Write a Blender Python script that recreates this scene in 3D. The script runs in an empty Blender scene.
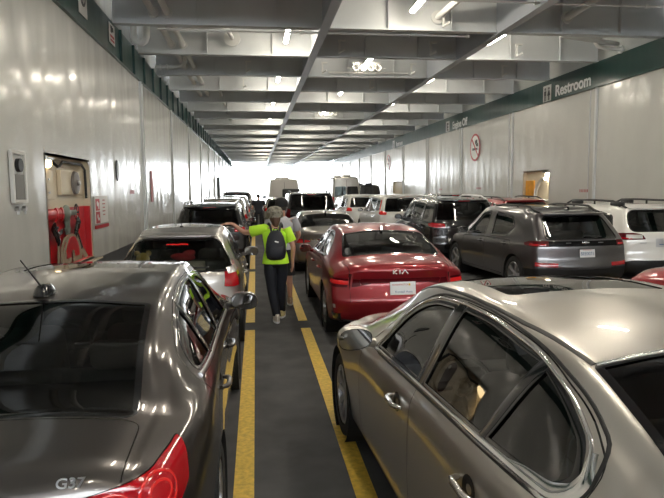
import bpy, bmesh, math, random
import numpy as np
from mathutils import Vector, Matrix, Euler
from mathutils.bvhtree import BVHTree
random.seed(7); np.random.seed(7)
S = bpy.context.scene
COL = S.collection
PI = math.pi

# ------------------------------------------------------------------ materials
def nodes(name):
    m = bpy.data.materials.new(name); m.use_nodes = True
    nt = m.node_tree
    return m, nt, nt.nodes['Principled BSDF'], nt.nodes['Material Output']

def mat(name, col, rough=.5, metal=0., coat=0., spec=.5, bump=None, var=None, emit=None, coat_rough=.03):
    """var=(scale, amount): slight noise colour variation; bump=(scale xyz, strength, distance)"""
    m, nt, p, out = nodes(name)
    c = (*col, 1)
    p.inputs['Base Color'].default_value = c
    p.inputs['Roughness'].default_value = rough
    p.inputs['Metallic'].default_value = metal
    p.inputs['Coat Weight'].default_value = coat
    p.inputs['Coat Roughness'].default_value = coat_rough
    p.inputs['Specular IOR Level'].default_value = spec
    tc = nt.nodes.new('ShaderNodeTexCoord')
    if var:
        n = nt.nodes.new('ShaderNodeTexNoise'); n.inputs['Scale'].default_value = var[0]; n.inputs['Detail'].default_value = 6
        nt.links.new(tc.outputs['Object'], n.inputs['Vector'])
        r = nt.nodes.new('ShaderNodeValToRGB')
        a = var[1]
        r.color_ramp.elements[0].position = .3; r.color_ramp.elements[1].position = .7
        r.color_ramp.elements[0].color = tuple(x*(1-a) for x in col)+(1,)
        r.color_ramp.elements[1].color = tuple(min(1, x*(1+a)) for x in col)+(1,)
        nt.links.new(n.outputs['Fac'], r.inputs['Fac']); nt.links.new(r.outputs['Color'], p.inputs['Base Color'])
    if bump:
        mp = nt.nodes.new('ShaderNodeMapping'); mp.inputs['Scale'].default_value = bump[0]
        n2 = nt.nodes.new('ShaderNodeTexNoise'); n2.inputs['Scale'].default_value = 1.; n2.inputs['Detail'].default_value = bump[3] if len(bump) > 3 else 2.
        b = nt.nodes.new('ShaderNodeBump'); b.inputs['Strength'].default_value = bump[1]; b.inputs['Distance'].default_value = bump[2]
        nt.links.new(tc.outputs['Object'], mp.inputs['Vector']); nt.links.new(mp.outputs['Vector'], n2.inputs['Vector'])
        nt.links.new(n2.outputs['Fac'], b.inputs['Height']); nt.links.new(b.outputs['Normal'], p.inputs['Normal'])
    if emit:
        p.inputs['Emission Color'].default_value = (*emit[0], 1); p.inputs['Emission Strength'].default_value = emit[1]
    return m

def paint(name, col, metal=.6, rough=.32, coat=1., inside=(.05, .05, .05)):
    """two-sided sheet: car paint outside, grey trim on the inside face"""
    m, nt, p, out = nodes(name)
    p.inputs['Base Color'].default_value = (*col, 1)
    p.inputs['Metallic'].default_value = metal; p.inputs['Roughness'].default_value = rough
    p.inputs['Coat Weight'].default_value = coat; p.inputs['Coat Roughness'].default_value = .03
    q = nt.nodes.new('ShaderNodeBsdfDiffuse'); q.inputs['Color'].default_value = (*inside, 1)
    g = nt.nodes.new('ShaderNodeNewGeometry'); x = nt.nodes.new('ShaderNodeMixShader')
    nt.links.new(g.outputs['Backfacing'], x.inputs['Fac']); nt.links.new(p.outputs[0], x.inputs[1]); nt.links.new(q.outputs[0], x.inputs[2])
    nt.links.new(x.outputs[0], out.inputs['Surface'])
    return m

def glass(name, tint, gloss=1., rough=.01):
    m, nt, p, out = nodes(name); nt.nodes.remove(p)
    t = nt.nodes.new('ShaderNodeBsdfTransparent'); t.inputs['Color'].default_value = (*tint, 1)
    g = nt.nodes.new('ShaderNodeBsdfGlossy'); g.inputs['Roughness'].default_value = rough; g.inputs['Color'].default_value = (gloss, gloss, gloss, 1)
    f = nt.nodes.new('ShaderNodeFresnel'); f.inputs['IOR'].default_value = 1.6
    x = nt.nodes.new('ShaderNodeMixShader')
    nt.links.new(f.outputs[0], x.inputs['Fac']); nt.links.new(t.outputs[0], x.inputs[1]); nt.links.new(g.outputs[0], x.inputs[2])
    nt.links.new(x.outputs[0], out.inputs['Surface'])
    return m

M = {}
M['black'] = mat('black_plastic', (.012, .012, .013), .45)
M['gloss_black'] = mat('gloss_black', (.008, .008, .009), .12, coat=.6)
M['band_black'] = mat('band_black', (.005, .005, .006), .25, spec=.15)
M['rubber'] = mat('tyre_rubber', (.018, .018, .018), .75)
M['chrome'] = mat('chrome', (.80, .80, .80), .10, 1.)
M['satin'] = mat('satin_metal', (.55, .55, .56), .3, 1.)
M['alloy'] = mat('wheel_alloy', (.55, .55, .56), .28, .9)
M['dark_alloy'] = mat('dark_alloy', (.08, .08, .085), .35, .7)
M['trim_dark'] = mat('interior_dark', (.03, .03, .032), .7)
M['seat_dark'] = mat('seat_dark', (.05, .048, .046), .7)
M['seat_tan'] = mat('seat_beige', (.32, .29, .25), .65)
M['glass_dark'] = glass('privacy_glass', (.10, .11, .11))
M['glass_mid'] = glass('tinted_glass', (.24, .27, .26))
M['glass_clear'] = glass('clear_glass', (.72, .78, .75))
M['mirror'] = mat('mirror_glass', (.55, .57, .60), .03, 1.)
M['red_lens'] = mat('red_lens', (.42, .006, .012), .08, coat=1., bump=((60, 60, 60), .25, .004))
M['red_bright'] = mat('bright_red_lens', (.75, .02, .02), .12, coat=1.)
M['dark_red_lens'] = mat('dark_red_lens', (.085, .003, .006), .3, spec=.15)
M['clear_lens'] = mat('clear_lens', (.62, .60, .58), .12, .3, coat=1., bump=((50, 50, 50), .3, .004))
M['white'] = mat('white_plate', (.78, .79, .80), .35)
M['plate_blue'] = mat('plate_blue', (.04, .12, .30), .5)
M['plate_red'] = mat('plate_red', (.55, .05, .04), .5)
M['plate_yellow'] = mat('plate_yellow', (.75, .5, .05), .5)
M['white_mark'] = mat('white_letter', (.85, .86, .86), .4)
M['well'] = mat('wheel_well', (.008, .008, .008), .9)

# ------------------------------------------------------------------ object helpers
def link(o, parent=None):
    COL.objects.link(o)
    if parent is not None: o.parent = parent
    return o

def tag(o, label=None, cat=None, group=None, kind=None):
    if label: o['label'] = label
    if cat: o['category'] = cat
    if group: o['group'] = group
    if kind: o['kind'] = kind
    return o

def empty(name, loc=(0, 0, 0), rz=0., label=None, cat=None, group=None):
    o = bpy.data.objects.new(name, None); o.empty_display_size = .2
    COL.objects.link(o); o.location = loc; o.rotation_euler = (0, 0, rz)
    return tag(o, label, cat, group)

def obj(name, me, parent=None):
    return link(bpy.data.objects.new(name, me), parent)

def mesh_from(name, V, F, mats, smooth=True, normals=None):
    me = bpy.data.meshes.new(name); me.from_pydata([tuple(v) for v in V], [], [tuple(f) for f in F])
    for m in (mats if isinstance(mats, (list, tuple)) else [mats]): me.materials.append(m)
    if smooth: me.polygons.foreach_set('use_smooth', [True]*len(me.polygons))
    if normals is not None: me.normals_split_custom_set_from_vertices([tuple(n) for n in normals])
    me.update()
    return me

def rotm(rot): return Euler(rot, 'XYZ').to_matrix().to_4x4()

class MB:
    """collects shapes into ONE mesh"""
    def __init__(s): s.bm = bmesh.new()
    def _xf(s, verts, loc, rot):
        mx = Matrix.Translation(loc) @ rotm(rot)
        bmesh.ops.transform(s.bm, matrix=mx, verts=verts)
    def box(s, c, size, bev=0., rot=(0, 0, 0), seg=2):
        r = bmesh.ops.create_cube(s.bm, size=1.); vs = r['verts']
        bmesh.ops.scale(s.bm, vec=size, verts=vs)
        if bev > 0:
            es = list({e for v in vs for e in v.link_edges})
            b = bmesh.ops.bevel(s.bm, geom=es, offset=bev, segments=seg, profile=.5, affect='EDGES', clamp_overlap=True)
            vs = list({v for f in b['faces'] for v in f.verts} | {v for v in vs if v.is_valid})
        s._xf(vs, c, rot); return s
    def cyl(s, p0, p1, r, r2=None, n=16, cap=True):
        p0, p1 = Vector(p0), Vector(p1); d = p1-p0
        res = bmesh.ops.create_cone(s.bm, cap_ends=cap, segments=n, radius1=r, radius2=r if r2 is None else r2, depth=d.length)
        q = d.to_track_quat('Z', 'Y').to_matrix().to_4x4()
        bmesh.ops.transform(s.bm, matrix=Matrix.Translation((p0+p1)/2) @ q, verts=res['verts']); return s
    def ell(s, c, rad, rot=(0, 0, 0), n=14, m=10):
        res = bmesh.ops.create_uvsphere(s.bm, u_segments=n, v_segments=m, radius=1.)
        bmesh.ops.scale(s.bm, vec=rad, verts=res['verts']); s._xf(res['verts'], c, rot); return s
    def tube(s, pts, r, n=8, closed=False):
        P = [Vector(p) for p in pts]; k = len(P); rings = []
        rr = r if isinstance(r, (list, tuple)) else [r]*k
        up = None
        for i in range(k):
            a = P[(i-1) % k] if (closed or i > 0) else P[i]; b = P[(i+1) % k] if (closed or i < k-1) else P[i]
            t = (b-a).normalized()
            if up is None:
                up = Vector((0, 0, 1)) if abs(t.z) < .9 else Vector((1, 0, 0))
            x = t.cross(up).normalized(); y = x.cross(t).normalized(); up = y
            rings.append([s.bm.verts.new(P[i]+rr[i]*(math.cos(2*PI*j/n)*x+math.sin(2*PI*j/n)*y)) for j in range(n)])
        for i in range(k if closed else k-1):
            A, B = rings[i], rings[(i+1) % k]
            for j in range(n): s.bm.faces.new((A[j], A[(j+1) % n], B[(j+1) % n], B[j]))
        if not closed:
            s.bm.faces.new(rings[0][::-1]); s.bm.faces.new(rings[-1])
        return s
    def lathe(s, prof, loc=(0, 0, 0), rot=(0, 0, 0), n=32, closed=False):
        """prof = (radius, axial); axis = Z before rot"""
        rings = []; allv = []
        for (r, z) in prof:
            ring = [s.bm.verts.new((r*math.cos(2*PI*j/n), r*math.sin(2*PI*j/n), z)) for j in range(n)]
            rings.append(ring); allv += ring
        k = len(rings)
        for i in range(k if closed else k-1):
            A, B = rings[i], rings[(i+1) % k]
            for j in range(n): s.bm.faces.new((A[j], A[(j+1) % n], B[(j+1) % n], B[j]))
        s._xf(allv, loc, rot); return s
    def prism(s, poly, h, loc=(0, 0, 0), mx=None):
        """poly (x,y) extruded 0..h along z then placed by the 4x4 mx"""
        lo = [s.bm.verts.new((x, y, 0)) for x, y in poly]; hi = [s.bm.verts.new((x, y, h)) for x, y in poly]
        n = len(poly)
        s.bm.faces.new(lo[::-1]); s.bm.faces.new(hi)
        for i in range(n): s.bm.faces.new((lo[i], lo[(i+1) % n], hi[(i+1) % n], hi[i]))
        m = Matrix.Translation(loc) @ (mx if mx is not None else Matrix.Identity(4))
        bmesh.ops.transform(s.bm, matrix=m, verts=lo+hi); return s
    def build(s, name, m, parent=None, smooth=True, angle=40):
        bmesh.ops.recalc_face_normals(s.bm, faces=s.bm.faces[:])
        me = bpy.data.meshes.new(name); s.bm.to_mesh(me); s.bm.free()
        me.materials.append(m)
        if smooth:
            me.polygons.foreach_set('use_smooth', [True]*len(me.polygons))
            me.set_sharp_from_angle(angle=math.radians(angle))
        return obj(name, me, parent)

def text_obj(name, body, size, m, parent=None, mx=None, ext=.002, sx=1., spacing=1., bold=0.):
    cu = bpy.data.curves.new(name, 'FONT'); cu.body = body; cu.size = size; cu.extrude = ext
    cu.align_x = 'CENTER'; cu.align_y = 'CENTER'; cu.space_character = spacing; cu.offset = bold
    t = bpy.data.objects.new(name, cu); COL.objects.link(t)
    me = bpy.data.meshes.new_from_object(t.evaluated_get(bpy.context.evaluated_depsgraph_get()))
    bpy.data.objects.remove(t); bpy.data.curves.remove(cu)
    me.materials.clear(); me.materials.append(m)
    M4 = (mx if mx is not None else Matrix.Identity(4)) @ Matrix.Diagonal((sx, 1, 1, 1))
    me.transform(M4)
    me.name = name
    return obj(name, me, parent)

def frame(o, x, y):
    """4x4 with columns x, y, x×y at o"""
    x = Vector(x).normalized(); y = Vector(y); y = (y-x*y.dot(x)).normalized(); z = x.cross(y)
    return Matrix(((x.x, y.x, z.x, o[0]), (x.y, y.y, z.y, o[1]), (x.z, y.z, z.z, o[2]), (0, 0, 0, 1)))

def round_poly(pts, rad=.04, n=4):
    """round the corners of a closed 2-d polygon (rad may be a list)"""
    out = []; k = len(pts)
    for i in range(k):
        r = rad[i] if isinstance(rad, (list, tuple)) else rad
        p = np.array(pts[i], float); a = np.array(pts[i-1], float); b = np.array(pts[(i+1) % k], float)
        if r <= 0: out.append(tuple(p)); continue
        da, db = np.linalg.norm(a-p), np.linalg.norm(b-p)
        q = min(r, da*.45, db*.45)
        s0 = p+(a-p)/da*q; s1 = p+(b-p)/db*q
        for t in np.linspace(0, 1, n+1): out.append(tuple((1-t)**2*s0+2*t*(1-t)*p+t*t*s1))
    return out
# ------------------------------------------------------------------ vehicle body generator (y = 0 at the rear bumper, +y forward)
def prof(pts, ys, sig):
    p = sorted(pts); X = [a for a, b in p]; Yv = [b for a, b in p]
    g = np.arange(X[0]-.7, X[-1]+.7, .01)
    s0 = (Yv[1]-Yv[0])/(X[1]-X[0]); s1 = (Yv[-1]-Yv[-2])/(X[-1]-X[-2])
    v = np.interp(g, X, Yv)
    v = np.where(g < X[0], Yv[0]+s0*np.maximum(g-X[0], -.3), v); v = np.where(g > X[-1], Yv[-1]+s1*np.minimum(g-X[-1], .3), v)
    if sig > 0:
        k = np.arange(-int(3*sig/.01), int(3*sig/.01)+1)*.01; w = np.exp(-.5*(k/sig)**2); w /= w.sum()
        n = len(k)//2; v = np.convolve(np.pad(v, n, mode='edge'), w, mode='valid')
    return np.interp(ys, g, v)

def bspl(P, k):
    """P (ns, n, 2) half section from the bottom centre to the top centre -> (ns, (n-1)k+1, 2)"""
    a = P[:, 1:2].copy(); a[..., 0] *= -1; b = P[:, -2:-1].copy(); b[..., 0] *= -1
    Q = np.concatenate([a, P, b], 1); n = P.shape[1]; out = []
    for i in range(n-1):
        for t in np.arange(k)/k:
            out.append(((1-t)**3*Q[:, i]+(3*t**3-6*t*t+4)*Q[:, i+1]+(-3*t**3+3*t*t+3*t+1)*Q[:, i+2]+t**3*Q[:, i+3])/6)
    out.append((Q[:, n-1]+4*Q[:, n]+Q[:, n+1])/6)
    return np.stack(out, 1)

def sstep(t):
    t = np.clip(t, 0, 1); return t*t*(3-2*t)

def pip(P, poly):
    x, y = P[:, 0], P[:, 1]; r = np.zeros(len(P), bool); n = len(poly)
    for i in range(n):
        x0, y0 = poly[i-1]; x1, y1 = poly[i]
        c = ((y0 > y) != (y1 > y))
        with np.errstate(divide='ignore', invalid='ignore'):
            r ^= c & (x < (x1-x0)*(y-y0)/(y1-y0+1e-12)+x0)
    return r

def near_poly(P, poly):
    A = np.array(poly, float); B = np.roll(A, -1, 0); best = np.full(len(P), 1e9); out = P.copy(); nrm = np.zeros_like(P)
    ar = .5*np.sum(A[:, 0]*B[:, 1]-B[:, 0]*A[:, 1]); sg = 1 if ar > 0 else -1
    for a, b in zip(A, B):
        d = b-a; L2 = d@d
        if L2 < 1e-12: continue
        t = np.clip(((P-a)@d)/L2, 0, 1); q = a+t[:, None]*d; e = np.linalg.norm(P-q, axis=1); m = e < best
        best[m] = e[m]; out[m] = q[m]; nrm[m] = sg*np.array([-d[1], d[0]])/math.sqrt(L2)
    return out, nrm

class Shell:
    def __init__(s, sp):
        L, k, ds = sp['L'], sp.get('k', 4), sp.get('ds', .05); r = sp.get('fil', .06); s.sp = sp
        f = [r*(1-math.cos(a)) for a in np.linspace(0, PI/2, 6)[:-1]]
        ys = np.array(f+list(np.linspace(r, L-r, int((L-2*r)/ds)))+[L-v for v in f[::-1]])
        sg = sp.get('sig', .05)
        T = prof(sp['top'], ys, sg); Sb = prof(sp['belt'], ys, .12); B = prof(sp['plan'], ys, .12); G = prof(sp['gre'], ys, sp.get('gsig', .12)); Zb = prof(sp.get('bot', [(0, .30), (.5, .2), (L-.5, .2), (L, .28)]), ys, .1)
        hg = T-Sb; kk = np.clip(hg/.3, 0, 1); E = T-np.minimum(sp.get('crown', .07), .5*hg)
        sh = sp.get('shoulder', .955)
        one = np.ones_like(T)
        def pt(x, z): return np.stack([x, z], 1)
        mid = Zb+(Sb-Zb)*.5
        P = [pt(0*one, Zb), pt(B*.5, Zb), pt(B*.86, Zb), pt(B*.965, Zb+.03), pt(B*.985, Zb+.12), pt(B*1.0, Zb+(mid-Zb)*.75), pt(B*1.008, mid+.05), pt(B*1.003, mid+(Sb-mid)*.62), pt(B*.99, Sb-.05), pt(B*sh, Sb+.012*kk),
             pt(B*sh*.74+G*.26+.004*kk, Sb*.74+E*.26), pt(B*sh*.48+G*.52+.012*kk, Sb*.48+E*.52), pt(B*sh*.22+G*.78+.012*kk, Sb*.22+E*.78), pt(G+.012*kk, E-.03*kk), pt(G-.035, E+.028*kk), pt(G*.82, T-.024*kk-(1-kk)*.010), pt(G*.45, T-.006), pt(0*one, T)]
        P = np.stack(P, 1); H = bspl(P, k)
        m = H.shape[1]
        ring = np.concatenate([H, H[:, m-2:0:-1]*np.array([-1, 1])], 1)      # counter-clockwise seen from the front
        nr = ring.shape[1]
        # end fillets
        for j in range(len(ys)):
            e = min(ys[j], L-ys[j])
            if e < r-1e-9:
                ins = r*(1-math.sqrt(max(0, 1-((r-e)/r)**2)))
                c = np.array([0, (T[j]+Zb[j])/2]); d = ring[j]-c; l = np.linalg.norm(d, axis=1, keepdims=True)
                ring[j] = c+d*(np.maximum(l-ins, .02)/l)
        V = np.concatenate([ring[..., :1], np.repeat(ys[:, None, None], nr, 1), ring[..., 1:]], 2)
        # flares at the wheels
        for yw in sp['wheels']:
            z = V[..., 2]; V[..., 0] += np.sign(V[..., 0])*(np.abs(V[..., 0]) > .5)*sp.get('flare', .012)*np.exp(-((V[..., 1]-yw)/.36)**2)*np.exp(-((z-.55)/.28)**2)
        nst = len(ys); idx = np.arange(nst*nr).reshape(nst, nr); Fs = []
        a = idx[:-1]; b = idx[1:]
        Fs.append(np.stack([a, np.roll(a, -1, 1), np.roll(b, -1, 1), b], -1).reshape(-1, 4))
        VV = [V.reshape(-1, 3)]; n0 = nst*nr; ncap = sp.get('ncap', 16)
        for end in (0, nst-1):
            R0 = V[end]; c = np.array([0, ys[end], (T[end]+Zb[end])/2]); prev = idx[end]
            for q in range(1, ncap):
                t = 1-q/ncap; VV.append(c+(R0-c)*t); cur = np.arange(n0, n0+nr); n0 += nr
                f = np.stack([prev, cur, np.roll(cur, -1), np.roll(prev, -1)], -1) if end == 0 else np.stack([prev, np.roll(prev, -1), np.roll(cur, -1), cur], -1)
                Fs.append(f); prev = cur
            VV.append(c[None]); ci = np.full(nr, n0); n0 += 1
            f = np.stack([prev, ci, ci, np.roll(prev, -1)], -1) if end == 0 else np.stack([prev, np.roll(prev, -1), ci, ci], -1)
            Fs.append(f)
        V = np.concatenate(VV); F = np.concatenate(Fs)
        # end profiles (rake of the tail / nose seen from the side, roundness seen from above)
        Bm = B.max(); y = V[:, 1].copy()
        rp = sp.get('rear', [(.2, .06), (.55, 0), (1., .08)]); fp = sp.get('front', [(.2, .1), (.5, 0), (.9, .2)])
        D = sp.get('rearD', .9)
        w = 1-sstep(y/D); V[:, 1] += w*(prof(rp, V[:, 2], .03)+sp.get('rround', .16)*np.abs(V[:, 0]/Bm)**2.6)
        w = 1-sstep((L-y)/.9); V[:, 1] -= w*(prof(fp, V[:, 2], .04)+sp.get('fround', .32)*np.abs(V[:, 0]/Bm)**2.4)
        s.V, s.F = V, F; s.reg = np.zeros(len(F), int)
        s.N = s.vnorm(V, F)
        tri = s.V[F[:, 0]]
        if np.sum(np.einsum('ij,ij->i', s.fnorm(V, F), V[F].mean(1)-V.mean(0))) < 0:
            s.F = F[:, ::-1].copy(); s.N = -s.N
        s.bvh = BVHTree.FromPolygons([tuple(v) for v in s.V], [tuple(dict.fromkeys(f)) for f in s.F.tolist()])
        s.V0, s.F0, s.N0 = s.V.copy(), s.F.copy(), s.N.copy()
        s.lock = np.zeros(len(s.V), bool)
    @staticmethod
    def fnorm(V, F): return np.cross(V[F[:, 2]]-V[F[:, 0]], V[F[:, 3]]-V[F[:, 1]])
    def vnorm(s, V, F):
        fn = s.fnorm(V, F); N = np.zeros_like(V)
        for c in range(4): np.add.at(N, F[:, c], fn)
        return N/np.maximum(np.linalg.norm(N, axis=1, keepdims=True), 1e-12)
    def hit(s, dom, u, v):
        d, U, W = dom
        o = Vector(U)*float(u)+Vector(W)*float(v)+Vector(d)*8
        loc, n, i, dist = s.bvh.ray_cast(o, -Vector(d))
        if loc is None: return None, None
        p = np.array(loc); f = s.F0[i]; wts = 1/(np.linalg.norm(s.V0[f]-p, axis=1)+1e-4)**2
        nn = (s.N0[f]*wts[:, None]).sum(0); return p, nn/np.linalg.norm(nn)
    def cut(s, dom, poly, frm=(0,), gap=0., thr=.12, pred=None):
        d, U, W = [np.array(a, float) for a in dom]; poly = [tuple(map(float, p)) for p in poly]
        C = s.V[s.F].mean(1); fn = s.fnorm(s.V, s.F); fn /= np.maximum(np.linalg.norm(fn, axis=1, keepdims=True), 1e-12)
        uv = np.stack([C@U, C@W], 1)
        sel = np.isin(s.reg, frm) & (fn@d > thr) & pip(uv, poly)
        if pred is not None: sel &= pred(C)
        if not sel.any(): print('empty cut'); return None
        rid = s.reg.max()+1
        vin = np.zeros(len(s.V), bool); vin[s.F[sel].ravel()] = True
        oth = np.zeros(len(s.V), bool); oth[s.F[~sel].ravel()] = True
        bd = np.where(vin & oth)[0]
        P = np.stack([s.V[bd]@U, s.V[bd]@W], 1); Q, nr = near_poly(P, poly)
        A = np.array(poly)
        for c in range(len(A)):                                            # true corners keep a vertex
            e0 = A[c]-A[c-1]; e1 = A[(c+1) % len(A)]-A[c]
            if np.dot(e0, e1) < .75*np.linalg.norm(e0)*np.linalg.norm(e1):
                j = np.argmin(np.linalg.norm(Q-A[c], axis=1)); Q[j] = A[c]
        new = np.arange(len(s.V), len(s.V)+len(bd)); mp = np.arange(len(s.V)); mp[bd] = new
        s.V = np.concatenate([s.V, s.V[bd]]); s.N = np.concatenate([s.N, s.N[bd]]); s.lock = np.concatenate([s.lock, s.lock[bd]])
        for j, b in enumerate(bd):
            if s.lock[b]: continue
            p, n = s.hit(dom, *Q[j])
            if p is None or np.linalg.norm(p-s.V[b]) > .25: continue
            s.V[b] = p; s.N[b] = n; s.lock[b] = True
            if gap > 0:
                p2, n2 = s.hit(dom, *(Q[j]+nr[j]*gap))
                if p2 is not None: p, n = p2, n2
            s.V[new[j]] = p; s.N[new[j]] = n; s.lock[new[j]] = True
        s.F[sel] = mp[s.F[sel]]; s.reg[sel] = rid
        return rid
    def mesh(s, name, rid, m, sink=0., thick=0.):
        f = s.F[s.reg == rid]; ids = np.unique(f); mp = np.zeros(len(s.V), int); mp[ids] = np.arange(len(ids))
        V = s.V[ids]-s.N[ids]*sink; N = s.N[ids]; F = []
        for q in mp[f].tolist():
            q = list(dict.fromkeys(q))
            if len(q) > 2: F.append(q)
        return mesh_from(name, V, F, m, True, N)
    def strip(s, dom, path, w, h, closed=False, step=.03, off=0., name='trim', m=None, parent=None, flat=False):
        """a moulding of width w and height h laid along a path on the body"""
        P = [np.array(p, float) for p in path]
        if closed: P = P+[P[0]]
        pts = []
        for a, b in zip(P[:-1], P[1:]):
            n = max(1, int(np.linalg.norm(b-a)/step)); pts += [a+(b-a)*t/n for t in range(n)]
        if not closed: pts.append(P[-1])
        X, NN = [], []
        for p in pts:
            x, n = s.hit(dom, *p)
            if x is not None: X.append(x); NN.append(n)
        return ribbon(X, NN, w, h, closed, off, name, m, parent, flat)

def ribbon(X, NN, w, h, closed, off, name, m, parent, flat=False):
    k = len(X); V = []; F = []
    if k < 2: return None
    cs = [(-.5, 0), (-.5, .6), (-.3, 1), (.3, 1), (.5, .6), (.5, 0)] if not flat else [(-.5, 0), (-.5, 1), (.5, 1), (.5, 0)]
    for i in range(k):
        a = X[i-1] if (closed or i) else X[i]; b = X[(i+1) % k] if (closed or i < k-1) else X[i]
        t = b-a; t = t/max(np.linalg.norm(t), 1e-9); n = NN[i]; sd = np.cross(n, t); sd /= max(np.linalg.norm(sd), 1e-9)
        ww = float(np.interp(i/max(1, k-1)*(len(w)-1), range(len(w)), w)) if isinstance(w, (list, tuple)) else w
        for (p, q) in cs: V.append(X[i]+sd*p*ww+n*(off+q*h))
    c = len(cs)
    for i in range(k if closed else k-1):
        for j in range(c-1):
            a, b = i*c+j, ((i+1) % k)*c+j
            F.append((a, b, b+1, a+1))
    if not closed: F += [tuple(range(c)), tuple(range((k-1)*c, k*c))[::-1]]
    bm = bmesh.new(); vs = [bm.verts.new(v) for v in V]
    for f in F:
        try: bm.faces.new([vs[i] for i in f])
        except ValueError: pass
    bmesh.ops.recalc_face_normals(bm, faces=bm.faces[:])
    me = bpy.data.meshes.new(name); bm.to_mesh(me); bm.free(); me.materials.append(m)
    me.polygons.foreach_set('use_smooth', [True]*len(me.polygons)); me.set_sharp_from_angle(angle=math.radians(50))
    return obj(name, me, parent)

def side(s): return ((s, 0, 0), (0, 1, 0), (0, 0, 1))
REAR = ((0, -1, 0), (1, 0, 0), (0, 0, 1))
FRONT = ((0, 1, 0), (1, 0, 0), (0, 0, 1))
TOP = ((0, 0, 1), (1, 0, 0), (0, 1, 0))
q2 = 1/math.sqrt(2)
def diag(s): return ((s*q2, -q2, 0), (s*q2, q2, 0), (0, 0, 1))
def mirx(poly): return [(-x, y) for x, y in poly][::-1]
def sym(half): return list(half)+[(-x, y) for x, y in half[::-1]]

# ---- wheels: a tyre with a spoked rim and hub, shared meshes
_wm = {}
def wheel_mesh(R, w, style):
    key = (R, w, style)
    if key in _wm: return _wm[key]
    b = MB(); ri = R*.70; h = w/2
    b.lathe([(ri, -h*.8), (ri+.01, -h*.95), (R*.86, -h), (R*.95, -h*.93), (R*.985, -h*.72), (R, -h*.4), (R, h*.4), (R*.985, h*.72), (R*.95, h*.93), (R*.86, h), (ri+.01, h*.95), (ri, h*.8)], rot=(0, PI/2, 0), n=40)
    t = b.build('tyre', M['rubber']); tyre = t.data; bpy.data.objects.remove(t)
    c = MB()
    c.lathe([(ri, -h*.85), (ri, h*.82), (ri-.008, h*.9), (ri-.022, h*.84), (ri-.025, 0), (ri-.025, -h*.8)], rot=(0, PI/2, 0), n=40)
    n = {'five': 5, 'ten': 10, 'seven': 7, 'twin': 5}[style]; xo = h*.62
    for i in range(n):
        a = 2*PI*i/n
        for da in ((-.16, .16) if style == 'twin' else (0,)):
            d = Vector((0, math.cos(a+da), math.sin(a+da))); sd = Vector((0, -math.sin(a+da), math.cos(a+da)))
            w0, w1 = (.020, .026) if style in ('ten', 'twin') else (.030, .045)
            q = [(ri*.98, w1), (ri*.16, w0)]
            vs = []
            for (rr, ww), xx in zip(q, (h*.80, xo)):
                for sx in (-1, 1):
                    for dx in (0, -.03): vs.append(c.bm.verts.new(d*rr+sd*sx*ww+Vector((xx+dx, 0, 0))))
            for f in ((0, 2, 6, 4), (0, 1, 5, 4), (2, 3, 7, 6), (1, 3, 7, 5)): c.bm.faces.new([vs[j] for j in f])
    c.lathe([(0.001, xo+.012), (.045, xo+.010), (.065, xo-.004), (.07, xo-.04)], rot=(0, PI/2, 0), n=20)
    c.lathe([(.15, -.03), (.15, .0), (.06, .0)], rot=(0, PI/2, 0), n=24)
    r = c.build('rim', M['alloy']); rim = r.data; bpy.data.objects.remove(r)
    _wm[key] = (tyre, rim); return _wm[key]

def add_wheel(root, x, y, R, w=.22, style='five'):
    ty, ri = wheel_mesh(R, w, style)
    o = obj('wheel', ty, root); o.location = (x, y, R); o.rotation_euler = (0, 0, 0 if x > 0 else PI)
    r = obj('rim', ri, o)
    return o

# ---- seats (shared)
_sm = {}
def seat_mesh(kind, m):
    if (kind, m.name) in _sm: return _sm[(kind, m.name)]
    b = MB()
    if kind == 'front':
        b.box((0, 0, .12), (.50, .52, .17), .06, (math.radians(8), 0, 0), 3); b.box((0, -.30, .46), (.48, .15, .62), .07, (math.radians(14), 0, 0), 3)
        b.box((0, -.405, .86), (.26, .10, .19), .045, (math.radians(10), 0, 0), 3); b.cyl((-.06, -.38, .7), (-.06, -.40, .8), .008); b.cyl((.06, -.38, .7), (.06, -.40, .8), .008)
    else:
        b.box((0, 0, .12), (1.22, .5, .17), .06, (math.radians(6), 0, 0), 3); b.box((0, -.29, .42), (1.22, .14, .60), .06, (math.radians(20), 0, 0), 3)
        for x in (-.38, .38): b.box((x, -.42, .79), (.25, .10, .15), .045, (math.radians(14), 0, 0), 3)
    o = b.build('seat', m); me = o.data; bpy.data.objects.remove(o); _sm[(kind, m.name)] = me; return me

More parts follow.
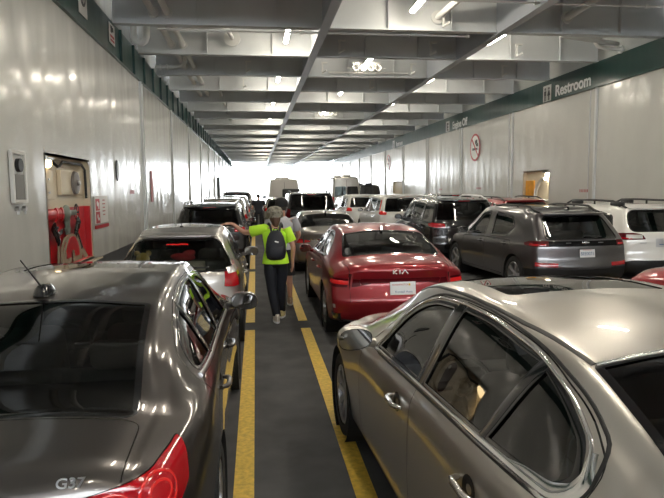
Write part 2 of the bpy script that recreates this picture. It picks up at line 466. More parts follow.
_mm = {}
def mirror_mesh(s, m):
    key = (s, m.name)
    if key in _mm: return _mm[key]
    b = MB()
    n = 22; ring = []
    prof_ = [(.0, .02), (.012, .62), (.045, .88), (.085, .98), (.125, 1.0), (.15, .97)]
    # housing: a rounded cup, open side to the rear (-y), long axis x
    rows = []
    for (d, q) in prof_[::1]:
        row = []
        for j in range(n):
            a = 2*PI*j/n; ca, sa = math.cos(a), math.sin(a); e = .72
            x = abs(ca)**e*math.copysign(1, ca)*.125*q; z = abs(sa)**e*math.copysign(1, sa)*.082*q
            if ca*s < 0: z *= 1-.18*abs(ca)
            row.append(b.bm.verts.new((x+s*.13, -d+.06+.02*(1 if 0 else 0)-s*x*.10, z)))
        rows.append(row)
    for i in range(len(rows)-1):
        for j in range(n): b.bm.faces.new((rows[i][j], rows[i][(j+1) % n], rows[i+1][(j+1) % n], rows[i+1][j]))
    b.bm.faces.new(rows[0]); 
    b.tube([(-.03*s, .03, -.075), (.03*s, .01, -.06), (.08*s, 0, -.03)], [.035, .03, .028], 8)
    o = b.build('side_mirror', m); me = o.data; bpy.data.objects.remove(o)
    g = MB()
    row = []
    for j in range(n):
        a = 2*PI*j/n; ca, sa = math.cos(a), math.sin(a); e = .72
        x = abs(ca)**e*math.copysign(1, ca)*.118; z = abs(sa)**e*math.copysign(1, sa)*.074
        if ca*s < 0: z *= 1-.18*abs(ca)
        row.append(g.bm.verts.new((x+s*.13, -.083-s*x*.10, z)))
    f = g.bm.faces.new(row)
    if f.normal.y > 0: f.normal_flip()
    me2 = bpy.data.meshes.new('mirror_glass'); g.bm.to_mesh(me2); g.bm.free(); me2.materials.append(M['mirror'])
    _mm[key] = (me, me2); return _mm[key]

def add_mirror(root, s, x, y, z, m, sc=1., tilt=.10):
    a, g = mirror_mesh(s, m); o = obj('side_mirror', a, root); o.location = (s*x, y, z); o.scale = (sc, sc, sc); o.rotation_euler = (tilt, 0, 0)
    obj('mirror_glass', g, o); return o

def handle(sh, parent, s, y, z, m, w=.20, cup=True):
    p, n = sh.hit(side(s), y, z)
    if p is None: return
    f = frame(p+n*.0, (0, 1, -.02), tuple(np.cross(n, (0, 1, 0))*1.0))
    zz = Vector(n)
    X = Vector((0, 1, 0)); X = (X-zz*X.dot(zz)).normalized(); Yv = zz.cross(X)
    mx = Matrix(((X.x, Yv.x, zz.x, p[0]), (X.y, Yv.y, zz.y, p[1]), (X.z, Yv.z, zz.z, p[2]), (0, 0, 0, 1)))
    b = MB()
    r = b.tube([(-w/2, 0, .004), (-w/2+.02, 0, .03), (-w/4, 0, .042), (w/4, 0, .042), (w/2-.02, 0, .032), (w/2, 0, .004)], [.012, .017, .016, .016, .017, .013], 10)
    for v in b.bm.verts: v.co.y *= .85
    bmesh.ops.transform(b.bm, matrix=mx, verts=b.bm.verts[:])
    h = b.build('door_handle', m, parent)
    if cup:
        c = MB(); c.lathe([(.001, -.001), (.03, .0005), (.046, .0022), (.05, .002)], n=20)
        for v in c.bm.verts: v.co.x *= 1.25
        bmesh.ops.transform(c.bm, matrix=mx, verts=c.bm.verts[:]); c.build('handle_cup', M['black'], h)
    return h

def plate(sh, parent, x, z, style, w=.305, h=.152):
    p, n = sh.hit(REAR, x, z)
    mx = frame(p+n*.012, (1, 0, 0), (0, .12, 1))
    b = MB(); b.box((0, 0, 0), (w, h, .006), .002); bmesh.ops.transform(b.bm, matrix=mx, verts=b.bm.verts[:])
    o = b.build('licence_plate', M['white'], parent, smooth=False)
    def T(body, size, m, dx, dy, name, sx=1.): text_obj(name, body, size, m, o, mx @ Matrix.Translation((dx, dy, .004)), .0008, sx)
    if style == 'paper':
        T('WASHINGTON', .030, M['plate_red'], -.03, .045, 'state_name', 1.1); T('Kendall Auto', .040, M['plate_blue'], .01, -.045, 'dealer_name', 1.05)
        q = MB(); q.box((.085, .045, .004), (.022, .026, .002)); bmesh.ops.transform(q.bm, matrix=mx, verts=q.bm.verts[:]); q.build('sticker', M['plate_yellow'], o, smooth=False)
    elif style:
        T('WASHINGTON', .022, M['plate_red'], 0, .058, 'state_name', 1.1); T(style, .085, M['plate_blue'], 0, -.008, 'plate_number', .86)
        fr = MB(); fr.tube([(-w/2, -h/2, .003), (w/2, -h/2, .003), (w/2, h/2, .003), (-w/2, h/2, .003)], .006, 6, True); bmesh.ops.transform(fr.bm, matrix=mx, verts=fr.bm.verts[:]); fr.build('plate_frame', M['black'], o)
    return o

def finish(root, L):
    for c in root.children: c.location.y -= L/2
    root.location = root.matrix_basis @ Vector((0, 0, 0))

def base_car(sp, name, label, cat, x, yrear, rz=0., group=None):
    """body with doors, windows, wheels, mirrors and seats; the tail is dressed by the caller"""
    L = sp['L']
    root = empty(name, (x, yrear+L/2, 0), rz, label, cat, group)
    sh = Shell(sp); pm = sp['paint']; sh.root = root
    jobs = []
    R = sp.get('R', .33)
    for s in (1, -1):
        for w in sp.get('windows', []):
            poly = round_poly(w['poly'], w.get('rad', .05)); rid = sh.cut(side(s), poly); w.setdefault('ids', {})[s] = (rid, poly)
    wid = {}
    for s in (1, -1):
        dids = []
        for d in sp.get('doors', []):
            rid = sh.cut(side(s), round_poly(d['poly'], d.get('rad', .06)), gap=d.get('gap', sp.get('gap', .004)), thr=.1); dids.append(rid)
        for yw in sp['wheels']:
            ra = sp.get('arch', R+.035); c = [(yw+ra*math.cos(a), R+.01+ra*math.sin(a)) for a in np.linspace(0, 2*PI, 40)[:-1]]
            sh.cut(side(s), c, frm=tuple([0]+[d for d in dids if d]), thr=.05); sh.reg[sh.reg == sh.reg.max()] = -1
        wid[s] = dids
    for nm, key, dom in (('windshield', 'ws', TOP), ('sunroof', 'sun', TOP)):
        if key in sp:
            rid = sh.cut(dom, round_poly(sym(sp[key]), sp.get(key+'_rad', .06)), thr=.1); jobs.append((nm, rid, sp.get(key+'_glass', M['glass_mid']), None))
    if 'rearglass' in sp:
        dom = TOP if sp.get('rg_top', True) else REAR
        poly = round_poly(sym(sp['rearglass']), sp.get('rg_rad', .07)); rid = sh.cut(dom, poly, thr=.08)
        jobs.append(('rear_window', rid, sp.get('rg_glass', M['glass_dark']), None)); sh.rg = (dom, poly)
    for (nm, dom, poly, m, gap, rad) in sp.get('cuts', []):
        rid = sh.cut(dom, round_poly(poly, rad), gap=gap, thr=.06)
        jobs.append((nm, rid, m, None))
    body = obj('body', sh.mesh('body', 0, pm), root); sh.body = body
    sh.parts = {}
    for (nm, rid, m, par) in jobs:
        if rid is None: continue
        o = obj(nm, sh.mesh(nm, rid, m, .004 if 'window' in nm or 'wind' in nm or nm == 'sunroof' else 0), root); sh.parts.setdefault(nm, []).append(o)
    doors = {}
    for s in (1, -1):
        for d, rid in zip(sp.get('doors', []), wid[s]):
            if rid is None: continue
            o = obj(d['name'], sh.mesh(d['name'], rid, pm), root); doors[(d['name'], s)] = o
            for hy, hz in d.get('handles', []): handle(sh, o, s, hy, hz, sp.get('handle_m', pm), cup=sp.get('cup', True))
        for w in sp.get('windows', []):
            rid, poly = w['ids'][s]; par = doors.get((w.get('door'), s), root)
            if rid: obj('side_window', sh.mesh('side_window', rid, w.get('glass') or sp.get('side_glass', M['glass_mid']), .006), par)
            if sp.get('seal', True): sh.strip(side(s), poly, sp.get('seal_w', .028), .003, True, .04, 0., 'window_seal', M['gloss_black'], par)
        if 'chrome' in sp:
            for (path, w, closed, mm) in sp['chrome']: sh.strip(side(s), path, w, .007, closed, .03, .001, 'window_trim', mm, root)
        for w in sp.get('windows', []): w['ids'].pop(s)
    sh.doors = doors
    if 'rearglass' in sp and sp.get('seal', True):
        par = sh.parts.get('rear_window', [root])[0]
        sh.strip(sh.rg[0], sh.rg[1], .03, .002, True, .05, 0., 'window_seal', M['gloss_black'], par)
    # wheels and wells
    tr = sp.get('track', sp['plan'][len(sp['plan'])//2][1]-.115)
    for yw in sp['wheels']:
        for s in (1, -1):
            add_wheel(root, s*tr, yw, R, .215, sp.get('rim', 'five'))
            b = MB(); ra = sp.get('arch', R+.035)+.012
            b.lathe([(ra, .115), (ra, -.22), (.05, -.22)], rot=(0, PI/2, 0), n=32)
            for v in b.bm.verts: v.co.x *= s; v.co += Vector((s*tr, yw, R+.01))
            b.build('wheel_well', M['well'], root)
    mx_, my_, mz_ = sp['mirror']
    for s in (1, -1): add_mirror(root, s, mx_, my_, mz_, sp.get('mirror_m', pm), sp.get('mirror_sc', 1.))
    # cabin
    cab = sp.get('cabin')
    if cab:
        sm = sp.get('seat_m', M['seat_dark'])
        fy, ry, z0 = cab['front'], cab['rear'], cab.get('z', .38)
        for sx in (-.37, .37):
            o = obj('seat', seat_mesh('front', sm), root); o.location = (sx, fy, z0)
        o = obj('rear_seat', seat_mesh('rear', sm), root); o.location = (0, ry, z0)
        b = MB(); wd = sp['plan'][len(sp['plan'])//2][1]
        b.box((0, fy+.78, z0+.34), (wd*1.62, .40, .20), .07, (math.radians(-6), 0, 0), 3); b.box((0, fy+.55, z0+.12), (.24, .5, .34), .05)
        b.box((-.37, fy+.60, z0+.47), (.34, .16, .10), .04)
        b.build('dashboard', M['trim_dark'], root)
        b = MB(); c = Vector((-.37, fy+.43, z0+.42)); ax = Matrix.Translation(c) @ rotm((math.radians(66), 0, 0))
        ring = [ax @ Vector((.185*math.cos(a), .185*math.sin(a), 0)) for a in np.linspace(0, 2*PI, 25)[:-1]]
        b.tube(ring, .016, 8, True); b.ell(c, (.07, .03, .06))
        for a in (0, PI, -PI/2): b.tube([ax @ Vector((.05*math.cos(a), .05*math.sin(a), -.01)), ax @ Vector((.18*math.cos(a), .18*math.sin(a), 0))], .013, 6)
        b.build('steering_wheel', M['gloss_black'], root)
        b = MB(); b.box((0, (fy+ry)/2+.1, z0-.06), (wd*1.7, abs(fy-ry)+2.2, .10), .02)
        if 'shelf' in cab:
            y0, y1, z1 = cab['shelf']; b.box((0, (y0+y1)/2, z1), (wd*1.45, y1-y0, .04), .01)
        b.build('cabin_floor', M['trim_dark'], root)
    return root, sh
# ------------------------------------------------------------------ car paints
PA = {}
PA['graphite'] = paint('graphite_paint', (.098, .089, .085), .75, .28)
PA['silver'] = paint('warm_silver_paint', (.55, .52, .475), .75, .30)
PA['red'] = paint('crimson_paint', (.25, .006, .012), .35, .30, .7)
PA['tan'] = paint('champagne_paint', (.19, .17, .155), .75, .30)
PA['fit'] = paint('pale_pewter_paint', (.40, .38, .36), .75, .32)
PA['grey'] = paint('slate_grey_paint', (.105, .100, .105), .7, .28)
PA['white'] = paint('pearl_white_paint', (.74, .73, .70), .0, .3)
PA['black'] = paint('black_paint', (.010, .010, .012), .1, .2)
PA['brightred'] = paint('bright_red_paint', (.36, .012, .016), .2, .3)
PA['beige'] = paint('beige_silver_paint', (.46, .44, .40), .7, .3)

def g_sedan(pm, near=True):
    """low four-door saloon with a curved glasshouse"""
    return dict(L=4.88, paint=pm, k=7 if near else 4, ds=.026 if near else .05, wheels=(1.08, 4.05), R=.335, rim='ten', crown=.055, sig=.06, ncap=22,
        top=[(0, .985), (.06, 1.015), (.25, 1.045), (.50, 1.085), (.88, 1.285), (1.22, 1.405), (1.5, 1.447), (1.95, 1.475), (2.35, 1.48), (2.75, 1.455), (3.0, 1.395), (3.35, 1.22), (3.72, 1.05), (3.9, 1.01), (4.4, .95), (4.72, .86), (4.88, .77)],
        belt=[(0, .90), (.35, .97), (.9, 1.015), (1.5, .995), (2.2, .965), (3.1, .925), (3.6, .91), (4.1, .885), (4.5, .82), (4.88, .69)],
        plan=[(0, .76), (.35, .835), (.9, .885), (1.3, .888), (2.3, .876), (3.4, .884), (4.05, .897), (4.5, .875), (4.88, .76)],
        gre=[(0, .60), (.30, .63), (.55, .625), (1.0, .610), (1.35, .595), (1.8, .58), (2.3, .57), (2.8, .565), (3.1, .585), (3.72, .70), (4.3, .73), (4.88, .64)],
        rear=[(.2, .10), (.45, .015), (.6, 0), (.72, .05), (.80, .09), (.95, .06), (1.02, .09)], rround=.24, flare=.014,
        windows=[dict(door='front_door', poly=[(3.08, .975), (2.29, 1.012), (2.30, 1.372), (2.62, 1.345), (2.86, 1.235)], rad=[.02, .02, .03, .12, .2]),
                 dict(door='rear_door', poly=[(2.20, 1.016), (1.515, 1.046), (1.43, 1.346), (1.9, 1.385), (2.21, 1.382)], rad=[.02, .02, .02, .1, .03]),
                 dict(door='rear_door', poly=[(1.475, 1.05), (1.06, 1.075), (.99, 1.12), (1.05, 1.205), (1.22, 1.285), (1.39, 1.333)], rad=[.02, .04, .05, .1, .14, .02])],
        doors=[dict(name='front_door', poly=[(3.36, .30), (2.26, .28), (2.24, .97), (2.255, 1.405), (2.66, 1.378), (2.93, 1.265), (3.22, 1.02), (3.36, .90)], rad=[.08, .05, .3, .02, .12, .2, .1, .08], handles=[(2.45, .845)]),
               dict(name='rear_door', poly=[(2.25, .28), (1.52, .28), (1.44, .55), (1.13, .82), (.99, 1.0), (.92, 1.08), (.93, 1.18), (1.12, 1.285), (1.45, 1.378), (1.92, 1.412), (2.245, 1.410), (2.23, .97)], rad=[.05, .08, .15, .1, .08, .06, .1, .15, .15, .1, .02, .3], handles=[(1.45, .875)])],
        ws=[(.63, 3.70), (.51, 3.02), (0.25, 2.95)], ws_glass=M['glass_clear'],
        rearglass=[(.58, .55), (.53, 1.235), (.25, 1.265)], rg_rad=[.06, .02, .1, .1, .02, .06],
        mirror=(.872, 3.06, 1.06), mirror_sc=.88, cabin=dict(front=2.35, rear=1.55, z=.36, shelf=(.70, 1.15, 1.0)), side_glass=M['glass_mid'],
        track=.785, cup=True)

DLO = [(3.13, .957), (2.25, 1.0), (1.5, 1.034), (1.02, 1.062), (.955, 1.115), (1.01, 1.205), (1.19, 1.292), (1.48, 1.362), (1.92, 1.398), (2.28, 1.396), (2.63, 1.366), (2.88, 1.255)]

def pillars(sh, root):
    for s in (1, -1):
        sh.strip(side(s), [(2.245, .998), (2.25, 1.2), (2.255, 1.392)], .085, .004, False, .04, .001, 'door_pillar', M['gloss_black'], root)
        sh.strip(side(s), [(1.50, 1.042), (1.455, 1.2), (1.41, 1.342)], .045, .005, False, .04, .001, 'window_divider', M['gloss_black'], root)

# ------------------------------------------------------------------ silver saloon beside the camera
sp = g_sedan(PA['silver'])
sp['seat_m'] = M['seat_dark']; sp['handle_m'] = mat('silver_handle', (.55, .53, .50), .2, .9)
sp['sun'] = [(.40, 2.78), (.42, 2.10)]; sp['sun_glass'] = M['glass_dark']
ch = round_poly(DLO, [.02, .1, .1, .05, .05, .06, .1, .1, .1, .1, .12, .15])
sp['chrome'] = [(ch, [.020]*9+[.034]*3+[.03]*2+[.014]*12, True, M['chrome'])]
TL = [(.36, .88), (.51, .905), (.70, .932), (.84, .955), (.905, .972), (.912, .93), (.89, .80), (.75, .74), (.40, .75)]
for s in (1, -1): sp.setdefault('cuts', []).append(('tail_light', diag(s), TL, M['red_lens'], .003, .02))
sp['cuts'].append(('trunk_lid', TOP, sym([(.585, -.1), (.585, .10), (.60, .30), (.61, .525)]), PA['silver'], .004, [0, .05, .1, .04, .04, .1, .05, 0]))
silver, sh = base_car(sp, 'sedan', 'warm silver four-door sedan with chrome-framed side windows parked across the aisle from the graphite one', 'car', 1.595, .58, math.radians(2.2))
for s in (1, -1):
    sh.strip(TOP, [(s*.535, 1.25), (s*.55, 1.7), (s*.55, 2.3), (s*.545, 2.9), (s*.56, 3.0)], .020, .003, False, .05, 0, 'roof_channel', M['black'], silver)
    sh.strip(side(s), round_poly([(3.14, .945), (2.25, .985), (1.0, 1.045), (.925, 1.105), (.965, 1.215), (1.16, 1.312), (1.47, 1.384), (1.92, 1.420), (2.28, 1.418), (2.64, 1.386), (2.90, 1.27)], .14), .014, .003, True, .03, 0, 'door_seal', M['black'], silver)
pillars(sh, silver)
plate(sh, silver, 0, .66, '')
for s in (1, -1): sh.strip(side(s), round_poly([(1.30, 1.053), (1.05, 1.063), (.972, 1.095), (.962, 1.14), (1.0, 1.195)], [0, .1, .06, .04, 0]), [.012, .05, .062, .062, .055, .03], .006, False, .02, 0, 'window_trim', M['chrome'], silver)
sh.strip(TOP, [(-.53, 1.245), (-.25, 1.275), (.25, 1.275), (.53, 1.245)], .012, .006, False, .05, .001, 'rear_window_trim', M['chrome'], silver)
finish(silver, sp['L'])

# ------------------------------------------------------------------ graphite saloon on the left
sp = g_sedan(PA['graphite'])
sp['handle_m'] = PA['graphite']; sp['seat_m'] = M['seat_tan']; sp['side_glass'] = M['glass_mid']
sp['sun'] = [(.40, 2.80), (.42, 2.10)]; sp['sun_glass'] = M['glass_dark']
sp['chrome'] = [([(3.13, .957), (2.25, 1.0), (1.5, 1.034), (1.0, 1.063)], .024, False, M['satin'])]
sp['gre'] = [(y, x+(.025 if .5 < y < 3.2 else 0)) for y, x in sp['gre']]; sp['crown'] = .045; sp['rear'] = [(.2, .10), (.45, .015), (.6, 0), (.72, .05), (.80, .10), (.90, .115), (.97, .15), (1.03, .21)]; sp['top'][0] = (0, .995)
for s in (1, -1): sp.setdefault('cuts', []).append(('tail_light', diag(s), TL, M['red_lens'], .003, .02))
sp['cuts'].append(('trunk_lid', TOP, sym([(.585, -.1), (.585, .10), (.60, .30), (.61, .525)]), PA['graphite'], .004, [0, .05, .1, .04, .04, .1, .05, 0]))
dark, sh = base_car(sp, 'sedan', 'graphite sedan by the left wall with a whip antenna on its roof', 'car', -1.10, 1.93)
pillars(sh, dark)
for s in (1, -1):                                                    # the ringed inside of the lamp, seen through the lens
    lens = sh.parts['tail_light'][0 if s == 1 else 1]
    for (u, z, r) in ((.70, .85, .085), (.70, .85, .05), (.53, .845, .05)):
        sh.strip(diag(s), [(u+r*math.cos(a), z+r*.8*math.sin(a)) for a in np.linspace(0, 2*PI, 25)[:-1]], .012, .003, True, .02, 0, 'lamp_ring', M['red_bright'], lens)
p, n = sh.hit(TOP, -.03, 1.37)
b = MB(); b.lathe([(.001, .06), (.030, .053), (.046, .025), (.054, 0)], loc=p, n=20)
for v in b.bm.verts:
    if v.co.y > p[1]: v.co.y = p[1]+(v.co.y-p[1])*2.6
ab = b.build('antenna', M['gloss_black'], dark)
b = MB(); b.tube([p+np.array((0, -.005, .03)), p+np.array((-.005, -.12, .115)), p+np.array((-.01, -.26, .215))], [.006, .004, .003], 8); b.build('antenna_mast', M['black'], ab)
p, n = sh.hit(REAR, .43, .945)
text_obj('badge', 'G37', .050, M['chrome'], dark, frame(p+n*.004, (1, 0, 0), tuple(np.cross(n, (1, 0, 0)))), .004, 1.15, bold=.001)
finish(dark, sp['L'])
# ------------------------------------------------------------------ the car deck
XL, XR, ZB, ZT, YB, YE, YC = -3.0, 10.0, 4.87, 5.60, -14., 78., 98.

def hull_paint(name, col, rough):
    """glossy enamel on sheet steel that buckles between its stiffeners"""
    m, nt, p, out = nodes(name)
    p.inputs['Base Color'].default_value = (*col, 1); p.inputs['Roughness'].default_value = rough
    p.inputs['Coat Weight'].default_value = .5; p.inputs['Coat Roughness'].default_value = .12
    tc = nt.nodes.new('ShaderNodeTexCoord')
    mp = nt.nodes.new('ShaderNodeMapping'); mp.inputs['Scale'].default_value = (1, 1.25, .42); nt.links.new(tc.outputs['Object'], mp.inputs['Vector'])
    n = nt.nodes.new('ShaderNodeTexNoise'); n.inputs['Scale'].default_value = 1.; n.inputs['Detail'].default_value = 2.; n.inputs['Roughness'].default_value = .45
    nt.links.new(mp.outputs[0], n.inputs['Vector'])
    wv = nt.nodes.new('ShaderNodeTexWave'); wv.wave_type = 'BANDS'; wv.bands_direction = 'Y'; wv.inputs['Scale'].default_value = .45; wv.inputs['Distortion'].default_value = 1.5; wv.inputs['Detail'].default_value = 1.
    nt.links.new(tc.outputs['Object'], wv.inputs['Vector'])
    ad = nt.nodes.new('ShaderNodeMath'); ad.operation = 'MULTIPLY_ADD'; ad.inputs[1].default_value = .12
    nt.links.new(wv.outputs['Fac'], ad.inputs[0]); nt.links.new(n.outputs['Fac'], ad.inputs[2])
    b = nt.nodes.new('ShaderNodeBump'); b.inputs['Strength'].default_value = .55; b.inputs['Distance'].default_value = .06
    nt.links.new(ad.outputs[0], b.inputs['Height']); nt.links.new(b.outputs['Normal'], p.inputs['Normal']); nt.links.new(b.outputs['Normal'], p.inputs['Coat Normal'])
    # faint grime
    n2 = nt.nodes.new('ShaderNodeTexNoise'); n2.inputs['Scale'].default_value = .8; n2.inputs['Detail'].default_value = 8; nt.links.new(tc.outputs['Object'], n2.inputs['Vector'])
    r = nt.nodes.new('ShaderNodeValToRGB'); r.color_ramp.elements[0].position = .3; r.color_ramp.elements[1].position = .6
    r.color_ramp.elements[0].color = tuple(c*.93 for c in col)+(1,); r.color_ramp.elements[1].color = (*col, 1)
    nt.links.new(n2.outputs['Fac'], r.inputs['Fac']); nt.links.new(r.outputs[0], p.inputs['Base Color'])
    return m
M['hull'] = hull_paint('white_hull_enamel', (.64, .64, .605), .27)
M['green'] = mat('dark_green_enamel', (.010, .050, .042), .35, coat=.4, coat_rough=.15, bump=((1, 2, .5), .3, .05))
M['wains'] = mat('grey_wainscot', (.10, .105, .11), .4, coat=.3, coat_rough=.2, bump=((1, 2, .5), .3, .05))
M['steel'] = mat('ceiling_enamel', (.66, .68, .69), .45, var=(1.2, .06), bump=((3, 3, 3), .08, .02))
M['steel_blue'] = mat('girder_enamel', (.42, .45, .50), .40, var=(1.2, .06))
M['deck'] = mat('deck_coating', (.085, .085, .088), .85, spec=.15, var=(2.5, .22), bump=((120, 120, 120), .35, .004, 4))
M['yellow'] = mat('yellow_line_paint', (.66, .44, .06), .55, var=(26., .22), bump=((90, 90, 90), .5, .004, 4))
M['pipe'] = mat('pipe_enamel', (.74, .74, .72), .4)
M['cream'] = mat('cream_enamel', (.66, .58, .44), .45, var=(2., .05))
M['fire_red'] = mat('fire_red_enamel', (.50, .012, .018), .35, coat=.3)
M['brass'] = mat('weathered_bronze', (.16, .19, .16), .5, .3)
M['hose'] = mat('canvas_hose', (.26, .20, .14), .85, bump=((80, 80, 80), .5, .004))
M['sign'] = mat('sign_white', (.66, .65, .62), .4)
M['sign_red'] = mat('sign_red', (.42, .02, .03), .45)
M['sign_black'] = mat('sign_black', (.02, .02, .02), .5)
M['label_red'] = mat('faded_red_stencil', (.42, .16, .16), .6)
M['amber'] = mat('amber_board', (.78, .36, .03), .5, var=(6., .12))
M['tube'] = mat('lit_tube', (1, 1, 1), .5, emit=((1., .91, .75), 68.))
M['bulb'] = mat('lit_bulb', (1, 1, 1), .5, emit=((1., .72, .36), 5.))

def structure(b, name, m, smooth=False): return tag(b.build(name, m, None, smooth), kind='structure')
b = MB(); b.box(((XL+XR)/2, (YB+YC)/2, -.06), (XR-XL+.4, YC-YB, .12)); structure(b, 'floor', M['deck'])
# outside deck at the bow
b = MB(); b.box(((XL+XR)/2, YC+9, -.06), (XR-XL-1, 18, .12)); structure(b, 'floor_bow', M['deck'])

def wall(x, s, name, holes):
    """flat plating from the wainscot to the green band with openings (y0, y1, z0, z1, corner radius)"""
    t = .10
    ys = sorted({YB, YE} | {h[0] for h in holes} | {h[1] for h in holes}); b = MB()
    bm = b.bm
    def quad(y0, y1, z0, z1):
        if y1-y0 < 1e-6 or z1-z0 < 1e-6: return
        v = [bm.verts.new((x, yy, zz)) for yy, zz in ((y0, z0), (y1, z0), (y1, z1), (y0, z1))]; bm.faces.new(v)
    for y0, y1 in zip(ys[:-1], ys[1:]):
        h = [k for k in holes if k[0] <= y0+1e-6 and k[1] >= y1-1e-6]
        if not h: quad(y0, y1, .72, ZB)
        else:
            k = h[0]; quad(y0, y1, .72 if k[2] > .72 else k[2], k[2]) if k[2] > .72 else None; quad(y0, y1, k[3], ZB)
    bmesh.ops.remove_doubles(bm, verts=bm.verts[:], dist=1e-5)
    # rounded corners of the openings
    for (y0, y1, z0, z1, rc) in holes:
        for (cy, sy) in ((y0, 1), (y1, -1)):
            if rc <= 0: continue
            n = 8; c = (cy+sy*rc, z1-rc); P = [(cy, z1)]+[(c[0]-sy*rc*math.cos(a), c[1]+rc*math.sin(a)) for a in np.linspace(0, PI/2, n)]
            vs = [bm.verts.new((x, yy, zz)) for yy, zz in P]; bm.faces.new(vs)
    bmesh.ops.recalc_face_normals(bm, faces=bm.faces[:])
    for f in bm.faces:
        if f.normal.x*s > 0: f.normal_flip()
    me = bpy.data.meshes.new(name); bm.to_mesh(me); bm.free(); me.materials.append(M['hull'])
    o = obj(name, me); tag(o, kind='structure')
    q = MB(); q.box((x+s*.30, (YB+YE)/2, ZB+.9), (.02, YE-YB, 3.2)); 
    structure(q, name+'_outer', M['hull'])
    return o
FH = (9.12, 11.42, .78, 2.50, .16); RH = (19.45, 21.45, .80, 2.53, .12); RH2 = (40.0, 42.9, .80, 2.45, .1)
wall(XL, -1, 'wall_left', [FH]); wall(XR, 1, 'wall_right', [RH, RH2])
for x, s, nm, cuts in ((XL, -1, 'left', [FH]), (XR, 1, 'right', [RH, RH2])):
    b = MB(); b.box((x+s*.02, (YB+YE)/2, .36), (.05, YE-YB, .72)); structure(b, 'baseboard_'+nm, M['wains'])
    b = MB(); b.box((x+s*.0, (YB+YE)/2, (ZB+ZT)/2), (.04, YE-YB, ZT-ZB)); b.box((x-s*.03, (YB+YE)/2, ZB), (.07, YE-YB, .02)); structure(b, 'trim_band_'+nm, M['green'])
    for k in range(-3, 11):
        y = 16.65+5.76*k
        if YB < y < YE and not (s < 0 and 8 < y < 14):
            b = MB(); b.box((x-s*.025, y, (ZB+.72)/2), (.06, .09, ZB-.72)); b.box((x-s*.01, y+.35, (ZB+.72)/2), (.03, .03, ZB-.72)); structure(b, 'trim_post_'+nm, M['steel'])
# ribs of the green band on the left
for k in range(60):
    y = 14.35+1.44*k
    if y > YE: break
    b = MB(); b.box((XL+.045, y, (ZB+ZT)/2), (.07, .06, ZT-ZB-.02)); structure(b, 'trim_rib_left', M['green'])
# ceiling plate, beams, girders
b = MB(); b.box(((XL+XR)/2, (YB+YC)/2, 6.72), (XR-XL+.6, YC-YB, .06)); structure(b, 'ceiling', M['steel'])
yb = 13.84-2.88*10; k = 0
while yb < YC:
    if yb > YB:
        b = MB(); b.box(((XL+XR)/2, yb+.012, (ZT+6.7)/2), (XR-XL, .024, 6.7-ZT)); b.box(((XL+XR)/2, yb, ZT), (XR-XL, .20, .03))
        for x in (-1.2, .55, 3.1, 4.6, 7.3, 8.8): b.box((x, yb-.05, (ZT+6.7)/2), (.02, .10, 6.7-ZT))
        structure(b, 'ceiling_beam', M['steel'])
    yb += 2.88; k += 1
for x in (1.60, 5.72):
    b = MB(); b.box((x, (YB+YC)/2, (5.52+6.7)/2), (.03, YC-YB, 6.7-5.52)); b.box((x, (YB+YC)/2, 5.52), (.20, YC-YB, .035)); structure(b, 'ceiling_girder', M['steel_blue'])
# yellow lane lines
def line(x, y0, y1, w=.135):
    b = MB(); b.box((x, (y0+y1)/2, .003), (w, y1-y0, .004)); structure(b, 'floor_marking', M['yellow'])
for x in (-.12, .665):
    for y0, y1 in ((-2.2, 2.6), (2.6, 8.32), (8.82, 14.4), (14.9, 20.5), (21.0, 26.6), (27.1, 32.7)): line(x, y0, y1)
    s = -1 if x < 0 else 1
for x in (3.05, 6.8):
    line(x, -2.2, 8.3); line(x, 8.8, 14.4); line(x, 14.9, 20.5)

# bulwark at the bow: sheer plating pierced by tall slots, curving inboard
def bulwark(s, name):
    b = MB(); bm = b.bm; x0 = XL if s < 0 else XR
    def P(t, z): return Vector((x0-s*(.6*t+2.2*t*t), YE+20*t, z))
    n = 12; th = .12
    for i in range(n+1):
        t = i/n; h = 5.3*(1-.10*t-.35*t**3)
        w = .45 if i in (0, n) else .24
        p = P(t, 0); q = P(t, h); b.box(((p.x+q.x)/2, p.y, h/2), (th, w, h))
    for i in range(n):
        t0, t1 = i/n, (i+1)/n
        for zz, hh in ((1.3, 2.6), (None, .45)):
            h0, h1 = 5.3*(1-.10*t0-.35*t0**3), 5.3*(1-.10*t1-.35*t1**3)
            if zz: A, B = (0, hh), (0, hh)
            else: A, B = (h0-hh, h0), (h1-hh, h1)
            vs = []
            for t, zr in ((t0, A), (t1, B)):
                for z in zr:
                    for d in (-th/2, th/2): vs.append(bm.verts.new(P(t, z)+Vector((d, 0, 0))))
            for f in ((0, 2, 6, 4), (1, 3, 7, 5), (0, 1, 5, 4), (2, 3, 7, 6), (0, 1, 3, 2), (4, 5, 7, 6)): bm.faces.new([vs[j] for j in f])
    structure(b, name, M['hull'])
b = MB(); b.box(((XL+XR)/2, YB+.1, 1.7), (XR-XL, .15, 3.4)); structure(b, 'wall_light_blocker', M['wains'])  # unseen bulkhead added behind the camera to block low light and reflections
bulwark(-1, 'wall_bow_left'); bulwark(1, 'wall_bow_right')
